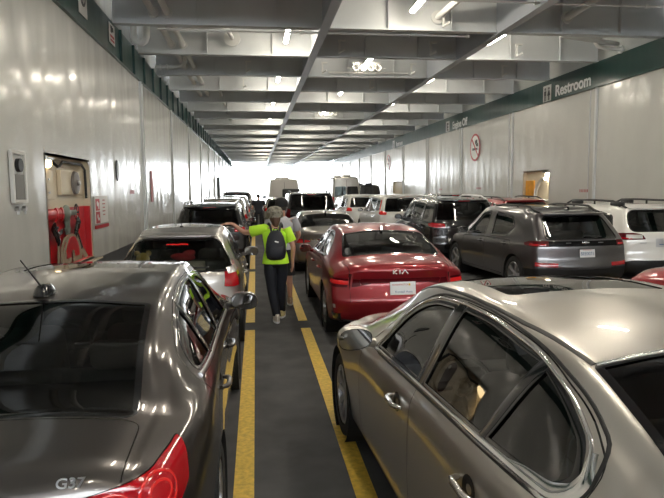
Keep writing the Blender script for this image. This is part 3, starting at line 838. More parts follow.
# ------------------------------------------------------------------ strip lights
ORD = ['first', 'second', 'third', 'fourth', 'fifth', 'sixth', 'seventh', 'eighth', 'ninth', 'tenth', 'eleventh', 'twelfth', 'thirteenth', 'fourteenth', 'fifteenth', 'sixteenth', 'seventeenth']
lp = None
def strip_light(x, y, lab):
    global lp
    if lp is None:
        r = empty('ceiling_light', (x, y, 5.85)); lp = r
        b = MB(); b.box((0, 0, .05), (.12, 1.30, .05), .01); b.cyl((0, -.45, .06), (0, -.45, .70), .012, n=8); b.cyl((0, .45, .06), (0, .45, .70), .012, n=8); b.build('housing', M['steel'], r)
        b = MB(); b.box((0, 0, 0), (.11, 1.22, .055), .02); b.build('lamp_tube', M['tube'], r, smooth=False)
    else:
        r = lp.copy(); COL.objects.link(r); r.location = (x, y, 5.85)
        for c in lp.children:
            d = c.copy(); COL.objects.link(d); d.parent = r
    tag(r, lab, 'light', 'strip lights between the ceiling beams')
for x, y0, wh in ((.88, 15.65, 'in the row left of the long girder'), (3.52, 12.65, 'in the row between the girders'), (6.35, 15.40, 'in the row beside the right girder')):
    k = -4; n = 0
    while y0+5.76*k < 96:
        y = y0+5.76*k
        if y > YB+1:
            vis = y > 11
            strip_light(x, y, (ORD[n]+' strip light from the near end '+wh) if vis else 'strip light behind the camera '+wh)
            n += vis
        k += 1

# ------------------------------------------------------------------ pipework under the ceiling
def pipe(name, pts, r, label, cat='pipe', m=None, flanges=()):
    b = MB(); b.tube(pts, r, 12)
    o = b.build(name, m or M['pipe']); tag(o, label, cat)
    for (c, d, rr) in flanges:
        q = MB(); c = Vector(c); d = Vector(d).normalized()*.02; q.cyl(c-d, c+d, rr, n=18); q.build('flange', m or M['pipe'], o)
    return o
def arc(c, r, a0, a1, ax, n=6):
    c = Vector(c); u, v = Vector(ax[0]), Vector(ax[1])
    return [c+r*(u*math.cos(a)+v*math.sin(a)) for a in np.linspace(a0, a1, n)]
for x, nm in ((-2.13, 'left'), (-1.83, 'right')):
    pipe('ceiling_pipe', [(x, YB+.5, 5.84), (x, 25.2, 5.84)], .07, nm+' of two white pipes running along the ceiling near the left wall', flanges=[((x, 13.78, 5.84), (0, 1, 0), .115), ((x, 16.66, 5.84), (0, 1, 0), .115), ((x, 19.54, 5.84), (0, 1, 0), .115)])
pipe('ceiling_pipe', [(-2.1, 14.12, 5.575), (.2, 14.12, 5.575), (2.5, 14.12, 5.575), (5.15, 14.12, 5.575)], .028, 'thin white sprinkler pipe slung under the first visible ceiling beam', flanges=[((1.1, 14.12, 5.575), (1, 0, 0), .05), ((3.7, 14.12, 5.575), (1, 0, 0), .05), ((5.1, 14.12, 5.575), (1, 0, 0), .05)])
pipe('ceiling_pipe', [(-1.6, 14.6, 5.78), (-.95, 14.6, 5.78), (-.72, 14.75, 5.80), (-.58, 15.2, 5.86), (-.53, 16.55, 6.02)], .055, 'white pipe with a bend ending in a round plate on the second beam', flanges=[((-.53, 16.6, 6.02), (0, 1, 0), .22)])
pipe('ceiling_pipe', [(-2.82, 15.2, 6.5), (-2.82, 15.2, 5.72)]+arc((-2.67, 15.2, 5.66), .15, PI, 2*PI, ((1, 0, 0), (0, 0, 1)))+[(-2.52, 15.2, 6.1)], .08, 'thick white U-bend pipe beside the green band at the left')
pipe('ceiling_pipe', [(-2.9, 18.8, 5.66), (-2.35, 18.8, 5.66), (-2.10, 18.75, 5.70), (-1.98, 18.55, 5.80), (-1.95, 17.0, 6.2)], .06, 'white pipe running out from the left wall and bending along the ceiling', flanges=[((-2.75, 18.8, 5.66), (1, 0, 0), .095), ((-2.55, 18.8, 5.66), (1, 0, 0), .095)])
pipe('ceiling_pipe', [(4.38, 11.0, 5.92), (4.26, 13.76, 5.90)], .07, 'short white pipe slanting through holes in the beams near the middle light', flanges=[((4.26, 13.78, 5.90), (0, 1, 0), .15)])
pipe('ceiling_pipe', [(3.1, 11.65, 5.62), (9.8, 11.65, 5.62)], .022, 'thin conduit under the nearest beam at the top right', flanges=[((5.6, 11.65, 5.62), (1, 0, 0), .04), ((8.0, 11.65, 5.62), (1, 0, 0), .04)])
pipe('ceiling_pipe', [(7.1, 11.0, 5.92), (7.29, 13.5, 5.9)], .085, 'thick capped pipe stub at the top right of the ceiling', flanges=[((7.29, 13.52, 5.9), (0, 1, 0), .14)])
pipe('ceiling_pipe', [(9.50, 15.3, 6.2), (9.45, 15.3, 6.02), (9.24, 15.3, 5.97), (9.10, 15.3, 5.90), (9.07, 15.3, 5.80), (9.14, 15.3, 5.70), (9.35, 15.3, 5.65), (9.88, 15.3, 5.63)], .055, 'white pipe loop by the right wall above the green band', flanges=[((9.80, 15.3, 5.63), (1, 0, 0), .11)])
pipe('ceiling_pipe', [(7.8, 14.75, 5.82), (9.9, 15.6, 5.84)], .06, 'slanting white pipe behind the loop at the right wall')
pipe('ceiling_pipe', [(-1.3, 22.5, 5.86), (-1.3, 36., 5.86)], .06, 'pipe along the ceiling farther up the left side')
pipe('ceiling_pipe', [(2.4, 19.4, 5.70), (5.0, 19.4, 5.70)], .03, 'short rail pipe on the beam behind the ring fittings')
# deluge heads: bars of four ring sockets
def rings(x, y, z, lab):
    r = empty('ceiling_fitting', (x, y, z), 0, lab, 'ceiling fitting', 'four-ring ceiling fittings')
    b = MB(); b.box((0, .06, .02), (1.25, .05, .04)); b.box((0, .06, .14), (.9, .04, .12), .01); b.build('mounting_bar', M['pipe'], r)
    for i in range(4):
        b = MB(); b.lathe([(.10, -.06), (.115, 0), (.10, .06), (.075, .05), (.07, 0), (.075, -.05)], loc=(-.36+.24*i, -.05, 0), rot=(PI/2, 0, 0), n=20, closed=True)
        b.build('ring_socket', M['pipe'], r)
rings(3.58, 19.05, 5.78, 'white bar of four ring sockets hanging below the nearer middle strip light')
rings(3.7, 30.4, 5.78, 'bar of four ring sockets hanging on the farther beam')
# lifting brackets on the beams
for i, (x, y) in enumerate([(2.35, 16.45), (4.9, 16.45), (4.35, 13.6), (2.2, 19.3), (5.1, 19.3), (-.2, 19.3), (-.35, 22.2), (4.3, 22.2), (7.4, 16.45), (8.2, 19.3)]):
    b = MB(); b.box((x, y, 5.80), (.05, .05, .34)); b.box((x+.06, y, 5.98), (.20, .05, .04)); b.cyl((x, y, 5.66), (x+.12, y-.1, 5.72), .03, n=8)
    tag(b.build('beam_bracket', M['pipe']), 'small white hook bracket on a ceiling beam', 'bracket', 'hook brackets on the beams')

# ------------------------------------------------------------------ wall signs
def LW(y, z, d=0.): return frame((XL+.012+d, y, z), (0, 1, 0), (0, 0, 1))      # seen from the deck, x to the right
def RW(y, z, d=0.): return frame((XR-.024-d, y, z), (0, -1, 0), (0, 0, 1))
def panel(name, mx, w, h, m, label, cat='sign', t=.012, bev=.004):
    b = MB(); b.box((0, 0, t/2), (w, h, t), bev); bmesh.ops.transform(b.bm, matrix=mx, verts=b.bm.verts[:])
    return tag(b.build(name, m, None, False), label, cat)
def add(parent, name, m, fn, mx):
    b = MB(); fn(b); bmesh.ops.transform(b.bm, matrix=mx, verts=b.bm.verts[:]); return b.build(name, m, parent, False)
def disc(b, x, y, r, z=.016, n=20): b.cyl((x, y, 0), (x, y, z), r, n=n)
# Restroom
zb = 5.13
o = text_obj('restroom_lettering', 'Restroom', .50, M['white_mark'], None, RW(18.06, zb), .006, 1.06, bold=.012); tag(o, 'white lettering on the green band reading Restroom', 'sign')
mx = RW(19.68, 5.14); o = panel('restroom_sign', mx, .56, .58, M['sign'], 'square white restroom symbol in front of the Restroom lettering')
def icon(b):
    for sx, kind in ((-.13, 0), (.13, 1)):
        disc(b, sx, .17, .045)
        b.prism([(sx-.07, .11), (sx+.07, .11), (sx+.06, -.05), (sx-.06, -.05)] if kind == 0 else [(sx-.04, .11), (sx+.04, .11), (sx+.10, -.07), (sx-.10, -.07)], .016)
        b.box((sx-.03, -.14, .008), (.04, .18, .016)); b.box((sx+.03, -.14, .008), (.04, .18, .016))
    b.box((0, 0, .008), (.014, .46, .016))
add(o, 'symbol_figures', M['sign_black'], icon, mx)
# Engine Off
o = text_obj('engine_off_lettering', 'Engine Off', .50, M['white_mark'], None, RW(28.55, 5.10), .006, 1.0, bold=.012); tag(o, 'white lettering on the green band reading Engine Off', 'sign')
mx = RW(30.35, 5.13); o = panel('engine_sign', mx, .56, .58, M['sign'], 'square white engine symbol in front of the Engine Off lettering')
def icon(b): b.box((-.06, 0, .008), (.10, .40, .016)); b.box((.06, .14, .008), (.16, .09, .016)); b.box((.06, -.02, .008), (.12, .09, .016)); b.box((.06, -.16, .008), (.16, .08, .016))
add(o, 'symbol_mark', M['sign_black'], icon, mx)
mx = RW(42.6, 5.12); o = panel('band_sign', mx, .56, .58, M['sign'], 'small pale symbol on the green band beyond Engine Off')
def icon(b): disc(b, -.12, .15, .05); b.box((-.12, -.08, .008), (.14, .34, .016)); disc(b, .12, .15, .05); b.box((.12, -.08, .008), (.14, .34, .016))
add(o, 'symbol_mark', M['sign_black'], icon, mx)
o = text_obj('restroom_lettering', 'Restroom', .46, M['white_mark'], None, RW(40.9, 5.08), .006, 1.); tag(o, 'far small lettering on the green band past the bare symbol', 'sign')
# no smoking rounds
def no_smoking(y, z, R, lab):
    mx = RW(y, z); r = empty('no_smoking_sign', mx.translation, 0, lab, 'sign'); mi = Matrix.Translation(-mx.translation) @ mx
    b = MB(); b.cyl((0, 0, 0), (0, 0, .008), R*.9, n=40); bmesh.ops.transform(b.bm, matrix=mi, verts=b.bm.verts[:]); b.build('sign_face', M['sign'], r, False)
    b = MB(); b.lathe([(R, .0), (R, .014), (R*.86, .014), (R*.86, 0)], n=48, closed=True); b.box((0, 0, .009), (R*1.8, R*.14, .012), 0, (0, 0, -PI/4)); bmesh.ops.transform(b.bm, matrix=mi, verts=b.bm.verts[:]); b.build('red_ring', M['sign_red'], r, False)
    b = MB(); b.box((-.06*R, -.12*R, .006), (R*.95, R*.17, .008)); b.box((.52*R, -.12*R, .006), (R*.07, R*.17, .008)); b.tube([(.5*R, .05*R, .008), (.5*R, .25*R, .008), (.3*R, .32*R, .008), (.32*R, .55*R, .008)], R*.045, 6); b.tube([(.36*R, .05*R, .008), (.34*R, .2*R, .008), (.12*R, .26*R, .008), (.14*R, .5*R, .008)], R*.045, 6)
    bmesh.ops.transform(b.bm, matrix=mi, verts=b.bm.verts[:]); b.build('cigarette', M['sign_black'], r, False)
no_smoking(26.4, 3.80, .62, 'large round red no-smoking sign on the right wall')
no_smoking(44.3, 3.9, .60, 'farther round no-smoking sign on the right wall near the far niche')
# left band notices
mx = LW(11.38, 5.40, .02); o = panel('safety_sign', mx, .52, .66, M['sign'], 'white notice with a black ring at the top left on the green band')
def icon(b): b.lathe([(.17, 0), (.17, .016), (.12, .016), (.12, 0)], n=28, closed=True); b.box((0, -.02, .008), (.05, .2, .016))
add(o, 'symbol_mark', M['sign_black'], icon, mx)
mx = LW(13.55, 5.30, .02); o = panel('safety_sign', mx, .50, .42, M['sign'], 'white notice with a dark figure and red lines on the green band')
add(o, 'symbol_mark', M['sign_black'], lambda b: (b.box((-.06, .09, .008), (.14, .14, .016)), disc(b, .08, .10, .05)), mx)
add(o, 'red_lines', M['sign_red'], lambda b: (b.box((0, -.06, .008), (.34, .05, .016)), b.box((0, -.14, .008), (.34, .04, .016))), mx)
# extinguisher notice by the hose niche
mx = LW(12.08, 1.62); o = panel('fire_sign', mx, 1.0, .52, M['sign'], 'grey-white fire notice with two red pictograms right of the hose niche')
add(o, 'pictogram', M['sign_red'], lambda b: b.box((-.30, .10, .008), (.28, .22, .016)), mx); add(o, 'pictogram', M['sign_red'], lambda b: b.box((-.30, -.14, .008), (.28, .22, .016)), mx)
add(o, 'pictogram_mark', M['sign'], lambda b: (disc(b, -.33, .12, .05, .02), b.box((-.25, .08, .01), (.06, .12, .02)), disc(b, -.33, -.12, .04, .02), b.box((-.27, -.17, .01), (.12, .05, .02))), mx)
add(o, 'faded_lines', M['label_red'], lambda b: [b.box((.16, .18-.07*i, .008), (.16+.05*(i % 2), .025, .014)) for i in range(5)], mx)
add(o, 'red_bar', M['sign_red'], lambda b: b.box((.0, -.32, .008), (1.0, .06, .016)), mx)
# faded stencil dashes low on the walls
for i, (s, y, z, w) in enumerate([(1, 17.2, 1.85, .42), (1, 25.9, 1.95, .5), (1, 31.5, 1.9, .5), (-1, 15.1, 1.95, .45)]):
    mx = (LW if s < 0 else RW)(y, z); b = MB()
    for j in range(6): b.box((-w/2+w*j/5, 0, .001), (w/8, .09, .002)); 
    bmesh.ops.transform(b.bm, matrix=mx, verts=b.bm.verts[:])
    tag(b.build('wall_stencil', M['label_red'], None, False), ['faded red stencil on the right wall above the white estate car', 'faded red stencil on the right wall left of the amber niche', 'faded red stencil on the right wall below the no-smoking sign', 'faded red stencil on the left wall past the fire notice'][i], 'stencil')
# small oval slot and vertical red label on the left wall
b = MB(); b.cyl((0, 0, 0), (0, 0, .02), .10, n=20); 
for v in b.bm.verts: v.co.y *= 2.2
bmesh.ops.transform(b.bm, matrix=LW(13.55, 2.42), verts=b.bm.verts[:]); tag(b.build('wall_vent', M['black']), 'small dark oval vent on the left wall past the hose niche', 'vent')
panel('wall_label', LW(17.9, 2.1), .34, .9, M['label_red'], 'narrow upright red label on the left wall', 'sign')
o = panel('wall_cabinet', LW(46., 2.2, .1), .9, 1.5, M['wains'], 'tall grey cabinet far along the left wall', 'cabinet', .25, .02)

# electrical panel at the far left
mx = LW(8.02, 2.16); r = empty('electrical_panel', mx.translation, 0, 'narrow grey electrical panel with a round gauge on the left wall', 'electrical panel'); mi = Matrix.Translation(-mx.translation) @ mx
def part(name, m, fn, rr=r, mm=mi, smooth=False):
    b = MB(); fn(b); bmesh.ops.transform(b.bm, matrix=mm, verts=b.bm.verts[:]); return b.build(name, m, rr, smooth)
part('panel_frame', M['sign'], lambda b: (b.box((-.20, 0, .02), (.05, .66, .05), .01), b.box((.20, 0, .02), (.05, .66, .05), .01), b.box((0, .31, .02), (.40, .05, .05), .01), b.box((0, -.31, .02), (.40, .05, .05), .01)))
part('back_plate', M['steel'], lambda b: b.box((0, 0, .005), (.38, .60, .01)))
part('gauge', M['black'], lambda b: b.cyl((0, .15, .0), (0, .15, .06), .085, n=24))
part('cover_plate', mat('grey_cover', (.20, .19, .18), .5), lambda b: b.box((.01, -.12, .02), (.30, .32, .03), .01))
for sx in (-.10, .12): part('toggle', M['satin'], lambda b: (b.cyl((sx, -.40, 0), (sx, -.40, .05), .03, n=12), b.box((sx, -.44, .03), (.02, .06, .02))))

# ------------------------------------------------------------------ fire hose niche in the left wall
y0, y1, z0, z1, _ = FH; yc = (y0+y1)/2; xb = XL-.15
b = MB(); b.box((xb, yc, 1.66), (.03, y1-y0+.1, 1.9)); b.box(((xb+XL)/2, y0-.02, 1.66), (XL-xb, .04, 1.9)); b.box(((xb+XL)/2, y1+.02, 1.66), (XL-xb, .04, 1.9)); b.box(((xb+XL)/2, yc, z1+.02), (XL-xb, y1-y0+.1, .04)); b.box(((xb+XL)/2, yc, z0-.02), (XL-xb, y1-y0+.1, .04))
structure(b, 'trim_niche_left', M['cream'])
b = MB(); b.box((XL+.06, yc+.1, z0-.05), (.16, y1-y0+.05, .03), .005, (0, -.25, 0)); structure(b, 'trim_ledge', M['cream'])
r = empty('fire_hose_cabinet', (xb+.02, yc, z0), 0, 'red fire hose cabinet with valve, nozzles and folded hoses in the left wall niche', 'fire hose cabinet'); r.scale = (.30, 1, 1)
I4 = Matrix.Identity(4); W = y1-y0
def pt(name, m, fn, smooth=True, rr=None): return part(name, m, fn, rr or r, I4, smooth)
pt('back_panel', M['fire_red'], lambda b: (b.box((.02, 0, .46), (.04, W-.02, .94)), b.box((.20, -W/2+.02, .46), (.36, .03, .94)), b.box((.20, W/2-.02, .46), (.36, .03, .94)), b.box((.20, 0, .015), (.36, W-.02, .03))), False)
pt('supply_pipe', M['fire_red'], lambda b: (b.tube([(.22, -W/2+.03, .84), (.22, -.28, .84)], .075, 12), b.cyl((.22, -.62, .84), (.22, -.55, .84), .11, n=16), b.cyl((.22, -.36, .84), (.22, -.30, .84), .11, n=16)))
pt('valve', M['brass'], lambda b: (b.ell((.22, -.10, .84), (.15, .20, .14)), b.cyl((.22, -.08, .84), (.22, -.06, .50), .115, .10, 16), b.cyl((.22, -.07, .60), (.22, -.07, .56), .135, n=16), b.cyl((.22, .05, .84), (.22, .45, .84), .045, n=12)))
pt('handwheel', M['black'], lambda b: (b.lathe([(.13, -.02), (.15, 0), (.13, .02), (.11, 0)], (.22, .46, .84), (PI/2, 0, 0), 24, True), b.box((.22, .46, .84), (.03, .03, .24)), b.box((.22, .46, .84), (.24, .03, .03))))
pt('wye_joint', M['fire_red'], lambda b: (b.ell((.22, -.06, .42), (.10, .13, .10)), b.cyl((.22, -.06, .42), (.22, -.26, .30), .06, n=12), b.cyl((.22, -.06, .42), (.22, .16, .30), .06, n=12), b.box((.30, .02, .44), (.03, .18, .03))))
for sy, nm in ((-1, 0), (1, 1)):
    a = Vector((.26, sy*.50+.02, .66)); c = Vector((.26, sy*.82 if sy > 0 else -.58, .28 if sy > 0 else .40))
    a = Vector((.28, .50, .70)) if sy > 0 else Vector((.28, -.80, .66)); c = Vector((.28, .26, .44)) if sy > 0 else Vector((.28, -.58, .40))
    def f(b):
        d = (c-a)
        b.cyl(a, a+d*.35, .105, .09, 14); b.cyl(a+d*.35, a+d*.75, .07, .085, 14); b.cyl(a+d*.75, c, .06, .075, 14)
        s = Vector((0, d.z, -d.y)).normalized(); b.cyl(a+d*.6, a+d*.6+s*(-.30)+Vector((.03, 0, -.12)), .035, .045, 10); b.box(a+d*.3+Vector((.06, 0, .06)), (.04, .2, .04), .01)
    pt('hose_nozzle', M['gloss_black'], f)
for i, path in enumerate([[(.26, -.26, .30), (.26, -.40, .18), (.26, -.46, .02)], [(.26, .16, .30), (.26, .36, .20), (.28, .66, .12), (.28, .82, .02)], [(.22, .10, .32), (.24, .30, .30), (.25, .62, .22), (.25, .92, .03)], [(.24, -.58, .40), (.25, -.62, .20), (.26, -.66, .06), (.26, -.9, .03)],
                          [(.28, -.52, .03), (.28, -.50, .26), (.28, -.34, .42), (.28, 0, .46), (.28, .34, .42), (.28, .50, .26), (.28, .55, .03)], [(.30, -.40, .03), (.30, -.36, .25), (.30, -.20, .38), (.30, .06, .40), (.30, .30, .36), (.30, .42, .22), (.30, .44, .03)]]):
    pt('fire_hose', M['hose'], lambda b: b.tube(path, .045, 8))
for i in range(9):
    yy = -.36+.09*i
    if abs(yy-.0) < .07: continue
    pt('hose_fold', M['hose'], lambda b: b.tube([(.30, yy, .03), (.31, yy*.97, .16), (.30, yy*.85+.02, .20+.02*(i % 2))], .042, 8))
pt('hose_saddle', M['fire_red'], lambda b: b.prism([(.34*math.cos(a), .34*math.sin(a)) for a in np.linspace(0, PI, 17)]+[(-.13*math.cos(a), .13*math.sin(a)) for a in np.linspace(0, PI, 9)][0:9], .08, (.30, .02, .12), Matrix(((0, 0, 1, 0), (1, 0, 0, 0), (0, 1, 0, 0), (0, 0, 0, 1)))), False)
# things in the upper half of the niche
mx = frame((xb+.02, y0+.30, 2.08), (0, 1, 0), (0, 0, 1)); o = panel('junction_box', mx, .50, .46, M['cream'], 'cream junction box at the upper left inside the hose niche', 'box', .06, .008)
add(o, 'box_latch', M['satin'], lambda b: (b.box((.0, .08, .065), (.05, .03, .02)), b.box((.0, -.12, .065), (.05, .03, .02))), mx)
mx = frame((xb+.02, y0+1.40, 2.12), (0, 1, 0), (0, 0, 1)); o = panel('alarm_box', mx, 1.05, .40, M['cream'], 'cream alarm box with a grey round sounder inside the hose niche', 'alarm', .07, .01)
add(o, 'sounder', mat('sounder_grey', (.17, .15, .14), .5), lambda b: b.lathe([(.001, .15), (.04, .15), (.05, .12), (.19, .11), (.20, .07), (.20, .05)], (.16, .0, 0), n=28), mx); add(o, 'sounder_hub', M['sign'], lambda b: b.cyl((.16, 0, .14), (.16, 0, .17), .04, n=14), mx)
r = empty('niche_lamp', (xb+.09, y0+.17, 2.40), 0, 'small lit bulkhead lamp at the top of the hose niche', 'lamp')
part('lamp_globe', M['bulb'], lambda b: b.ell((.03, 0, 0), (.05, .15, .08)), r, I4, True); part('lamp_base', M['satin'], lambda b: b.box((0, 0, .06), (.16, .34, .05), .01), r, I4)
pipe('cable_conduit', [(xb+.10, y0+.40, 2.44), (xb+.10, y0+.55, 2.40), (xb+.12, y0+.62, 2.36), (xb+.10, y0+.8, 2.38), (xb+.10, y0+.95, 2.45), (xb+.10, y1-.3, 2.44), (xb+.10, y1-.12, 2.36), (xb+.10, y1-.1, 1.85)], .022, 'dark cable looping round the top of the hose niche', 'cable', M['black'])

# ------------------------------------------------------------------ amber locker niche in the right wall
def niche_r(h, nm):
    y0, y1, z0, z1, _ = h; yc = (y0+y1)/2; xb = XR+.16
    b = MB(); b.box((xb, yc, (z0+z1)/2), (.03, y1-y0+.1, z1-z0+.2)); b.box(((xb+XR)/2, y0-.02, (z0+z1)/2), (.16, .04, z1-z0+.1)); b.box(((xb+XR)/2, y1+.02, (z0+z1)/2), (.16, .04, z1-z0+.1)); b.box(((xb+XR)/2, yc, z1+.02), (.16, y1-y0+.1, .04)); b.box(((xb+XR)/2, yc, z0-.02), (.16, y1-y0+.1, .04))
    structure(b, nm, M['cream']); return xb
xb = niche_r(RH, 'trim_niche_right'); niche_r(RH2, 'trim_niche_far')
y0, y1, z0, z1, _ = RH
for i, (za, zb_, lab) in enumerate([(1.66, 2.22, 'upper amber board in the right wall niche'), (.95, 1.56, 'lower amber board in the right wall niche')]):
    mx = frame((xb-.03, y1-.38, (za+zb_)/2), (0, -1, 0), (0, 0, 1)); o = panel('amber_board', mx, .66, zb_-za, M['amber'], lab, 'board', .05, .01)
    for k in range(3): add(o, 'board_slat', M['amber'], lambda b: b.box((0, -(zb_-za)*.3+(zb_-za)*.3*k, .055), (.60, .03, .02)), mx)
b = MB(); b.box((xb-.05, y1-.38, 1.61), (.06, .78, .07), .01); tag(b.build('shelf_rail', M['hull']), 'white rail between the two amber boards', 'rail')
b = MB(); b.tube([(xb-.12, y1-.92, .82), (xb-.12, y1-.92, 1.55)]+arc((xb-.12, y1-1.64, 1.55), .72, PI, PI/2, ((0, -1, 0), (0, 0, 1)), 10), .06, 10); b.tube([(xb-.12, y1-.92, 1.5), (xb-.12, y0+.05, 1.5)], .05, 8)
tag(b.build('curved_pipe', M['hull']), 'white pipe curving up across the amber board niche', 'pipe')
panel('niche_notice', frame((xb-.03, y0+.42, 1.12), (0, -1, 0), (0, 0, 1)), .55, .52, M['sign'], 'white notice low in the amber board niche', 'sign')
r = empty('niche_lamp', (XR+.10, y0+.20, 2.44), 0, 'white lit lamp at the top of the amber board niche', 'lamp')
part('lamp_globe', M['tube'], lambda b: b.ell((-.02, 0, -.04), (.06, .20, .05)), r, I4, True); part('lamp_base', M['wains'], lambda b: b.box((0, .05, .06), (.18, .5, .05), .01), r, I4)
# thin curved arm standing against the bright bow
b = MB(); b.tube([(8.6, 100., 0), (8.6, 100., 1.9)]+arc((6.9, 100., 1.9), 1.7, 0, .42*PI, ((1, 0, 0), (0, 0, 1)), 9), .11, 8); tag(b.build('davit', M['hull']), 'thin curved davit against the bright open bow', 'davit')
# ------------------------------------------------------------------ the other vehicles
def hatch_spec(pm, L=4.3, W=1.77, H=1.6, belt=.98, rake=.40, k=4, ds=.055, R=.33, roof_rear=None, gh=None, wheels=None, hood=1.0, ws0=None, glass=None, rim='five', sg=None):
    """two-box car: hatchback, estate or SUV with an upright tail"""
    B = W/2-.01; rr = roof_rear or H-.06; cow = L-1.08 if ws0 is None else ws0; g = gh or B-.23; wh = wheels or (.80, L-.86)
    tz = lambda t: belt+.02+.30*t
    yd = L*.47; f0 = cow-.45
    return dict(L=L, paint=pm, k=k, ds=ds, wheels=wh, R=R, rim=rim, crown=.06, sig=.07, ncap=16, fil=.07,
        top=[(0, rr), (.35, rr+.02), (.9, H-.012), (L*.42, H), (L*.55, H-.015), (cow-.85, H-.09), (cow-.4, H-.32), (cow, hood+.05), (cow+.15, hood+.02), (L-.35, hood-.09), (L-.1, hood-.18), (L, hood-.27)],
        belt=[(0, belt), (.5, belt), (L*.4, belt-.02), (cow-.3, belt-.06), (L-.5, hood-.15), (L, hood-.30)],
        plan=[(0, B*.94), (.4, B*.98), (.9, B), (L*.5, B*.99), (L-.9, B), (L-.3, B*.96), (L, B*.86)],
        gre=[(0, g-.02), (.4, g), (L*.5, g+.01), (cow-.8, g), (cow, B*.80), (L-.3, B*.78), (L, B*.7)],
        rear=[(.22, .09), (.42, .01), (.55, 0), (.72, .035), (belt-.08, .05), (belt+.04, .08), (rr-.06, .08+rake), (rr+.05, .08+rake*.9)], rearD=1.15, rround=.20,
        windows=[dict(door='front_door', poly=[(cow-.42, belt+.0), (yd+.04, belt+.03), (yd+.02, H-.14), (cow-1.02, H-.17)], rad=[.03, .02, .03, .12], glass=glass),
                 dict(door='rear_door', poly=[(yd-.06, belt+.03), (wh[0]+.42, belt+.06), (wh[0]+.34, H-.17), (yd-.07, H-.135)], rad=[.02, .06, .08, .03], glass=sg or glass),
                 dict(poly=[(wh[0]+.28, belt+.075), (.50+rake*.4, belt+.12), (.46+rake*.85, H-.24), (wh[0]+.24, H-.175)], rad=[.03, .06, .06, .03], glass=sg or glass)],
        doors=[dict(name='front_door', poly=[(cow-.28, .30), (yd, .30), (yd-.02, belt-.03), (cow-.30, belt-.07)], handles=[(yd+.16, belt-.13)]),
               dict(name='rear_door', poly=[(yd-.02, .30), (wh[0]+.48, .30), (wh[0]+.40, .62), (wh[0]+.18, .80), (wh[0]+.16, belt-.02), (yd-.035, belt-.03)], handles=[(wh[0]+.38, belt-.10)])],
        ws=[(B*.78, cow-.06), (g-.10, cow-.80), (g*.5, cow-.84)], ws_glass=M['glass_clear'], rg_top=False,
        rearglass=[(B*.80, belt+.05), (B*.66, rr-.09)], rg_rad=[.07, .07, .07, .07],
        mirror=(B-.02, cow-.52, belt+.06), mirror_sc=.9, cabin=dict(front=yd+.15, rear=yd-.75, z=.36+max(0, H-1.5)*.6), side_glass=M['glass_mid'], seal_w=.035, track=B-.115)

def sedan_spec(pm, L=4.64, k=4, ds=.05):
    s = g_sedan(pm, False); s['k'] = k; s['ds'] = ds
    s.update(L=L, wheels=(.98, 3.70), rim='five', sig=.06,
        top=[(0, .99), (.05, 1.035), (.22, 1.06), (.48, 1.085), (.85, 1.24), (1.25, 1.375), (1.6, 1.425), (2.1, 1.435), (2.5, 1.42), (2.8, 1.365), (3.2, 1.19), (3.5, 1.04), (3.7, .99), (4.2, .91), (4.5, .81), (4.64, .72)],
        belt=[(0, .90), (.4, .955), (.9, .975), (1.6, .955), (2.3, .935), (3.1, .905), (3.7, .86), (4.3, .77), (4.64, .65)],
        plan=[(0, .80), (.3, .855), (.8, .89), (1.3, .888), (2.2, .88), (3.4, .885), (3.7, .893), (4.3, .86), (4.64, .76)],
        gre=[(0, .66), (.25, .69), (.5, .70), (.85, .655), (1.25, .61), (1.8, .585), (2.3, .58), (2.7, .585), (3.0, .61), (3.5, .71), (4.1, .72), (4.64, .64)],
        rear=[(.22, .11), (.40, .03), (.55, 0), (.70, .045), (.80, .07), (.92, .045), (1.0, .03), (1.05, .06)], rround=.24,
        windows=[dict(door='front_door', poly=[(3.0, .965), (2.16, .985), (2.18, 1.335), (2.45, 1.315), (2.72, 1.215)], rad=[.02, .02, .03, .12, .2]),
                 dict(door='rear_door', poly=[(2.08, .988), (1.35, 1.01), (1.15, 1.06), (1.28, 1.19), (1.6, 1.315), (2.10, 1.345)], rad=[.02, .08, .04, .14, .1, .03])],
        doors=[dict(name='front_door', poly=[(3.22, .30), (2.13, .28), (2.10, .95), (3.18, .90)], handles=[(2.34, .835)]),
               dict(name='rear_door', poly=[(2.12, .28), (1.42, .28), (1.34, .55), (1.06, .80), (1.04, .95), (2.09, .95)], handles=[(1.36, .85)])],
        ws=[(.64, 3.46), (.54, 2.82), (.25, 2.74)], rearglass=[(.665, .57), (.575, 1.20), (.25, 1.25)], rg_rad=[.10, .06, .1, .1, .06, .10],
        mirror=(.865, 2.92, .985), mirror_sc=.85, cabin=dict(front=2.2, rear=1.4, z=.34, shelf=(.6, 1.1, .97)), track=.775)
    return s

def tails(sp, poly, m=None, dom='diag', gap=.003, rad=.02, name='tail_light'):
    for s in (1, -1):
        if dom == 'diag': sp.setdefault('cuts', []).append((name, diag(s), poly, m or M['red_lens'], gap, rad))
        else: sp.setdefault('cuts', []).append((name, REAR, poly if s == 1 else mirx(poly), m or M['red_lens'], gap, rad))

def band(sh, root, z0, z1, xh, m, name, off=.002, h=.004, dy=0):
    """a flat band across the tail between two heights"""
    return sh.strip(REAR, [(-xh, (z0+z1)/2+dy), (-xh*.5, (z0+z1)/2), (0, (z0+z1)/2), (xh*.5, (z0+z1)/2), (xh, (z0+z1)/2+dy)], z1-z0, h, False, .06, off, name, m, root, True)

def fin(sh, root, y, m, sc=1.):
    p, n = sh.hit(TOP, 0, y)
    if p is None: return
    b = MB(); b.prism([(-.09*sc, 0), (.09*sc, 0), (-.02*sc, .045*sc), (-.07*sc, .06*sc)], .035*sc, (p[0]+.0175*sc, p[1], p[2]-.004), Matrix(((0, 0, -1, 0), (1, 0, 0, 0), (0, 1, 0, 0), (0, 0, 0, 1))))
    return b.build('antenna', m, root)

